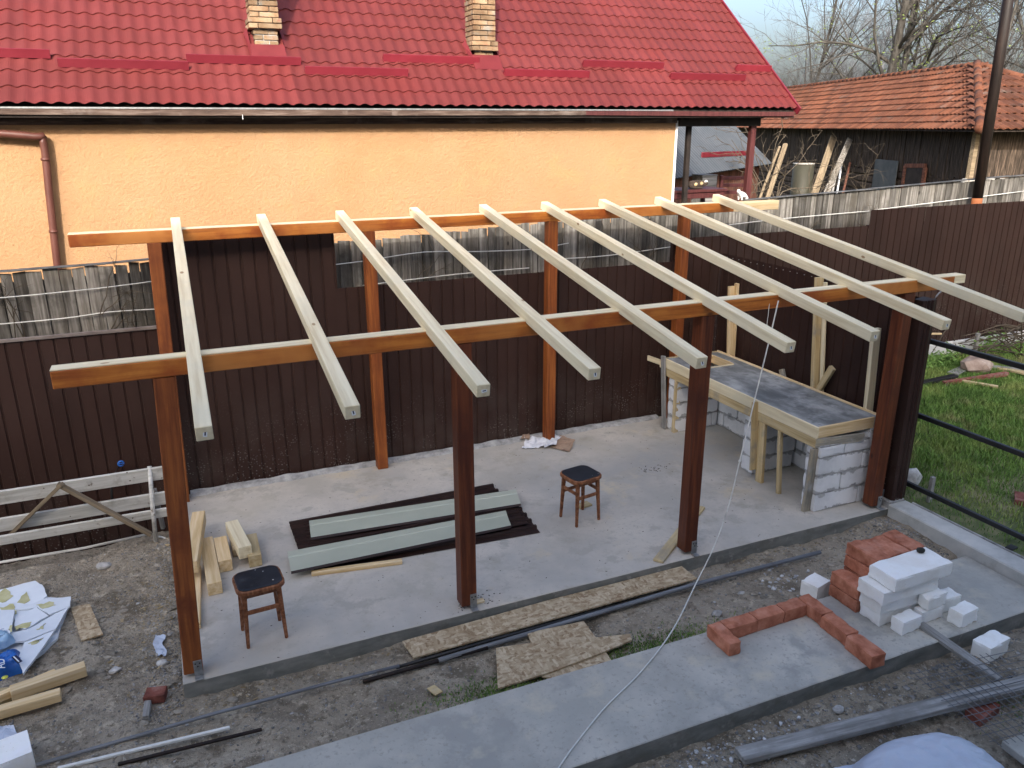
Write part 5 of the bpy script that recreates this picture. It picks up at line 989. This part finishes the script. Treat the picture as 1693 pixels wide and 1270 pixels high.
cl = skin('cat', [(-.16, 0, .07), (-.05, .02, .085), (.07, 0, .08), (.15, -.02, .075), (.19, -.06, .085), (.18, -.10, .075), (-.22, -.05, .04), (-.15, -.12, .025), (.02, -.13, .02), (.205, -.045, .13), (.165, -.055, .13)], [(0, 1), (1, 2), (2, 3), (3, 4), (4, 5), (0, 6), (6, 7), (7, 8), (4, 9), (4, 10)], [.08, .085, .075, .055, .05, .026, .03, .022, .015, .01, .01], m_fur_d, Matrix.Translation((p_.x, 7.25, tz+.005)) @ Matrix.Rotation(R(10), 4, 'Z'), 'dark cat with tan and white patches curled on the porch table', 'cat', root=1)
for q, m_ in (((-.1, -.06, .08), m_form), ((.05, -.06, .09), m_form), ((.17, -.06, .115), m_fur_w)): link('fur_patch', rock_mesh('patch', .09, .05, .07, m_, 3, 2, .2), WM[cl] @ Matrix.Translation(q), cl)

# ------------------------------------------------------------------ rubble, chips, grass
def scatter(name, items, m, label, base='rock', kind='stuff'):
    bm = bmesh.new(); bmesh.ops.create_icosphere(bm, subdivisions=1, radius=.5); bv = np.array([q.co[:] for q in bm.verts]); bf = np.array([[q.index for q in f_.verts] for f_ in bm.faces]); bm.free()
    if base == 'chip': bv = np.array([(x*.5, y*.5, z*.5) for x in (-1, 1) for y in (-1, 1) for z in (-1, 1)]); bf = np.array([(0, 1, 3, 2), (4, 6, 7, 5), (0, 4, 5, 1), (2, 3, 7, 6), (0, 2, 6, 4), (1, 5, 7, 3)])
    rs = np.random.RandomState(3); V_ = []; F_ = []; o = 0
    for (x, y, z, sx, sy, sz) in items:
        a = rs.uniform(0, 6.28); q = bv*(1+rs.uniform(-.28, .28, (len(bv), 1)) if base == 'rock' else 1)*np.array([sx, sy, sz]); c_, s_ = math.cos(a), math.sin(a)
        if base == 'chip': t_ = rs.uniform(-.3, .3); q = q @ np.array([[1, 0, 0], [0, math.cos(t_), math.sin(t_)], [0, -math.sin(t_), math.cos(t_)]])
        q = q @ np.array([[c_, s_, 0], [-s_, c_, 0], [0, 0, 1]])+np.array([x, y, z]); V_.append(q); F_.append(bf+o); o += len(bv)
    return T(link(name, mesh_np(name, np.concatenate(V_).tolist(), np.concatenate(F_).tolist(), m)), label, kind=kind)
it = []; ch = []
def free(x, y): return not ((-.14 < x < 6.87 and -.12 < y < 3.24) or (-1.93 < y < -1.065))
while len(it) < 6500:
    k = rng.random()
    if k < .30: x, y = rng.uniform(-1.9, -.14), rng.uniform(-.9, 3.0)
    elif k < .45: x, y = -.15-abs(rng.gauss(0, .16)), rng.uniform(-.3, 2.3)
    elif k < .65: x, y = rng.uniform(-.5, 6.8), rng.uniform(-1.05, -.13)
    elif k < .75: x, y = 6.8-abs(rng.gauss(0, .35)), rng.uniform(-.95, -.15)
    elif k < .90: x, y = rng.uniform(2.5, 6.8), -1.95-abs(rng.gauss(0, .25))
    else: x, y = rng.uniform(-1.9, 6.8), rng.uniform(-3.3, -.2)
    if not free(x, y): continue
    s = min(.05, .006+abs(rng.gauss(0, .0075))*(1.6 if (x > 3 and y < -1.9) else 1)); it.append((x, y, gz(x, y)+s*.15, s*rng.uniform(.8, 1.5), s*rng.uniform(.7, 1.3), s*rng.uniform(.5, .9)))
scatter('gravel', it, m_stone, 'loose small stones and rubble in the dirt')
it = []
while len(it) < 520:
    k = rng.random()
    if k < .5: x, y = rng.uniform(-1.9, -.16), rng.uniform(-.8, 2.6)
    elif k < .62: x, y = -.18-abs(rng.gauss(0, .08)), rng.uniform(-.25, .9)
    elif k < .8: x, y = rng.uniform(-.3, 6.8), rng.uniform(-1.05, -.15)
    else: x, y = rng.uniform(2.2, 6.8), rng.uniform(-3.0, -1.97)
    if not free(x, y): continue
    s = min(.10, .018+abs(rng.gauss(0, .022))); it.append((x, y, gz(x, y)+s*.05, s*rng.uniform(.8, 1.6), s*rng.uniform(.7, 1.3), s*rng.uniform(.3, .6)))
scatter('earth_clods', it, m_clod, 'lumps of earth and broken concrete in the dirt')
it = []
for _ in range(170):
    x, y = (rng.gauss(3.2, .55), -1.98-abs(rng.gauss(0, .12))) if rng.random() < .6 else (5.1+rng.gauss(0, .18), -.62+rng.gauss(0, .14))
    if not free(x, y): continue
    s = min(.045, .008+abs(rng.gauss(0, .012))); it.append((x, y, gz(x, y)+s*.2, s*1.3, s, s*.8))
scatter('white_rubble', it, M('dusty block crumbs', [(.3, (.42, .42, .42)), (.7, (.60, .60, .60))], 9, rnd=0, island=.3), 'white block crumbs on the dirt')
while len(ch) < 700:
    x, y = (-.2-abs(rng.gauss(0, .22)), rng.gauss(1.1, .6)) if rng.random() < .6 else (rng.uniform(-.2, 6), -.16-abs(rng.gauss(0, .12)))
    if not free(x, y): continue
    s = rng.uniform(.006, .02)*(2.4 if rng.random() < .06 else 1); ch.append((x, y, gz(x, y)+.005, s, s*rng.uniform(.25, .6), .003))
scatter('wood_shavings', ch, m_chip, 'pale wood chips and shavings on the dirt', 'chip')
it = []
for _ in range(260):
    x, y = rng.uniform(-.1, 6), rng.uniform(-.1, 3.1); s = rng.uniform(.004, .012); it.append((x, y, .002, s*rng.uniform(1, 2.2), s, .003))
for _ in range(40): it.append((2.55+rng.gauss(0, .12)-.35, .02+rng.gauss(0, .05), .002, rng.uniform(.01, .03), .012, .003))
for _ in range(30): it.append((5.15+rng.gauss(0, .12), 1.75+rng.gauss(0, .05), .002, rng.uniform(.01, .035), .014, .003))
scatter('floor_crumbs', it, M('dark crumbs', [(.3, (.05, .045, .04)), (.7, (.10, .09, .08))], 5, rnd=0), 'dark crumbs and specks on the slab')
for i, (px, py, s, lab) in enumerate([(172, 938, .13, 'grey stone half sunk in the dirt left of the front post'), (190, 1110, .09, 'pale grey stone on the dirt below the strand board scrap'), (1225, 982, .07, 'dark clod in the dirt left of the cut white block'), (268, 1098, .09, 'dark flat stone beside the left edge of the slab'), (1385, 1175, .10, 'grey stone before the path edge'), (1185, 1016, .10, 'brownish clod of earth behind the red outline'), (1545, 1222, .08, 'pale stone chip by the plastic heap')]):
    q = G(px, py, -.12); z = gz(q.x, q.y); q = G(px, py, z); T(link('stone', rock_mesh('stone', s, s*.75, s*.55, m_stone, 20+i, 2, .35), Matrix.Translation(q+Vector((0, 0, s*.1)))), lab, 'stone')
q = G(268, 1068, -.1); crumple('plastic_scrap', [(258, 1085), (275, 1090), (272, 1055), (258, 1052)], gz(q.x, q.y)+.01, .05, m_sheetplastic, 'crumpled clear plastic scrap by the left edge of the slab', 'plastic', 15, 14)
q = G(15, 1215, -.1); crumple('plastic_scrap', [(-20, 1235), (35, 1228), (30, 1202), (-20, 1205)], gz(q.x, q.y)+.01, .06, m_sheetplastic, 'crumpled grey plastic behind the large white block', 'plastic', 19, 18)

def blades(name, n, sampler, hgt, m, label, seed=2):
    rs = np.random.RandomState(seed); P_ = np.array([sampler(rs) for _ in range(n)]); a = rs.uniform(0, 6.28, n); h = hgt*rs.uniform(.45, 1.2, n)*P_[:, 3]; ln = rs.uniform(.2, 1.0, n)*h; b = rs.uniform(0, 6.28, n); w = rs.uniform(.0025, .005, n)
    ox, oy = np.cos(a)*w, np.sin(a)*w; tx, ty = np.cos(b)*ln, np.sin(b)*ln
    v0 = np.stack([P_[:, 0]-ox, P_[:, 1]-oy, P_[:, 2]-.005], 1); v1 = np.stack([P_[:, 0]+ox, P_[:, 1]+oy, P_[:, 2]-.005], 1)
    v2 = np.stack([P_[:, 0]+ox*.8+tx*.4, P_[:, 1]+oy*.8+ty*.4, P_[:, 2]+h*.65], 1); v3 = np.stack([P_[:, 0]-ox*.8+tx*.4, P_[:, 1]-oy*.8+ty*.4, P_[:, 2]+h*.65], 1); v4 = np.stack([P_[:, 0]+tx, P_[:, 1]+ty, P_[:, 2]+h*.9], 1)
    V_ = np.stack([v0, v1, v2, v3, v4], 1).reshape(-1, 3); i = np.arange(n)*5; me = bpy.data.meshes.new(name)
    F4 = np.stack([i, i+1, i+2, i+3], 1); F3 = np.stack([i+3, i+2, i+4], 1); lv = np.concatenate([F4.ravel(), F3.ravel()]); ls = np.concatenate([np.arange(n)*4, n*4+np.arange(n)*3]); lt = np.concatenate([np.full(n, 4), np.full(n, 3)])
    me.vertices.add(len(V_)); me.vertices.foreach_set('co', V_.ravel()); me.loops.add(len(lv)); me.loops.foreach_set('vertex_index', lv); me.polygons.add(2*n); me.polygons.foreach_set('loop_start', ls); me.update(calc_edges=True); me.validate(); me.materials.append(m)
    return T(link(name, me), label, kind='stuff')
def s_lawn(rs):
    while True:
        x, y = (rs.uniform(7.15, 13.5), rs.uniform(-1.8, 3.2)) if rs.rand() < .85 else (rs.uniform(7.15, 16.5), rs.uniform(-4, 3.2))
        d = .5+.5*fbm(x, y, 1.1, 3); edge = smooth(7.1, 8.2, x)*(.25+.75*smooth(-.6, .8, y))+.12
        if rs.rand() < edge*(.55+.6*d): return (x, y, lz(x, y), .55+.6*max(.2, edge))
blades('grass', 90000, s_lawn, .085, m_grass, 'green lawn grass right of the kerb')
def s_tuft(rs):
    while True:
        cx_, cy_, r_ = ((1.95, -.93, .28), (3.1, -.93, .25), (2.3, -1.0, .3), (6.2, -2.6, .4), (3.6, -.95, .3))[rs.randint(5)]; x, y = rs.normal(cx_, r_), rs.normal(cy_, .09)
        if free(x, y) and y < -.3: return (x, y, gz(x, y), .8)
blades('grass_tufts', 4600, s_tuft, .035, m_grass, 'sparse low grass in the dirt beside the path', 5)
def weeds(px, py, n, s, lab, seed):
    r2 = random.Random(seed); p0 = lw(px, py); v = []; f = []
    for k in range(n):
        c_ = Vector((r2.gauss(0, s), r2.gauss(0, s*.5), abs(r2.gauss(0, s*.7)))); u_ = Vector((r2.gauss(0, 1), r2.gauss(0, 1), r2.gauss(.3, .6))).normalized(); w_ = u_.orthogonal().normalized(); l = r2.uniform(.02, .05); b_ = len(v)
        v += [tuple(c_-u_*l), tuple(c_+w_*l*.4), tuple(c_+u_*l), tuple(c_-w_*l*.4)]; f.append((b_, b_+1, b_+2, b_+3))
    o = thing('weed', tuple(p0), lab, 'plant', 'leafy weeds by the fence'); T(link('leaves', mesh_np('leaves', v, f, m_weed), Matrix.Translation(p0), o), kind='stuff'); tube('stem', [p0, p0+Vector((.02, 0, s))], .006, m_weed, o, 5)
for i, (px, py, n, s, lab) in enumerate([(1563, 600, 260, .16, 'leafy weed clump at the plinth left of the rock'), (1632, 580, 320, .18, 'leafy weed clump at the plinth beside the stake'), (1530, 612, 200, .15, 'leafy weed clump next to the screen corner'), (1678, 590, 160, .15, 'leafy weed clump by the brush heap')]): weeds(px, py, n, s, lab, 50+i)
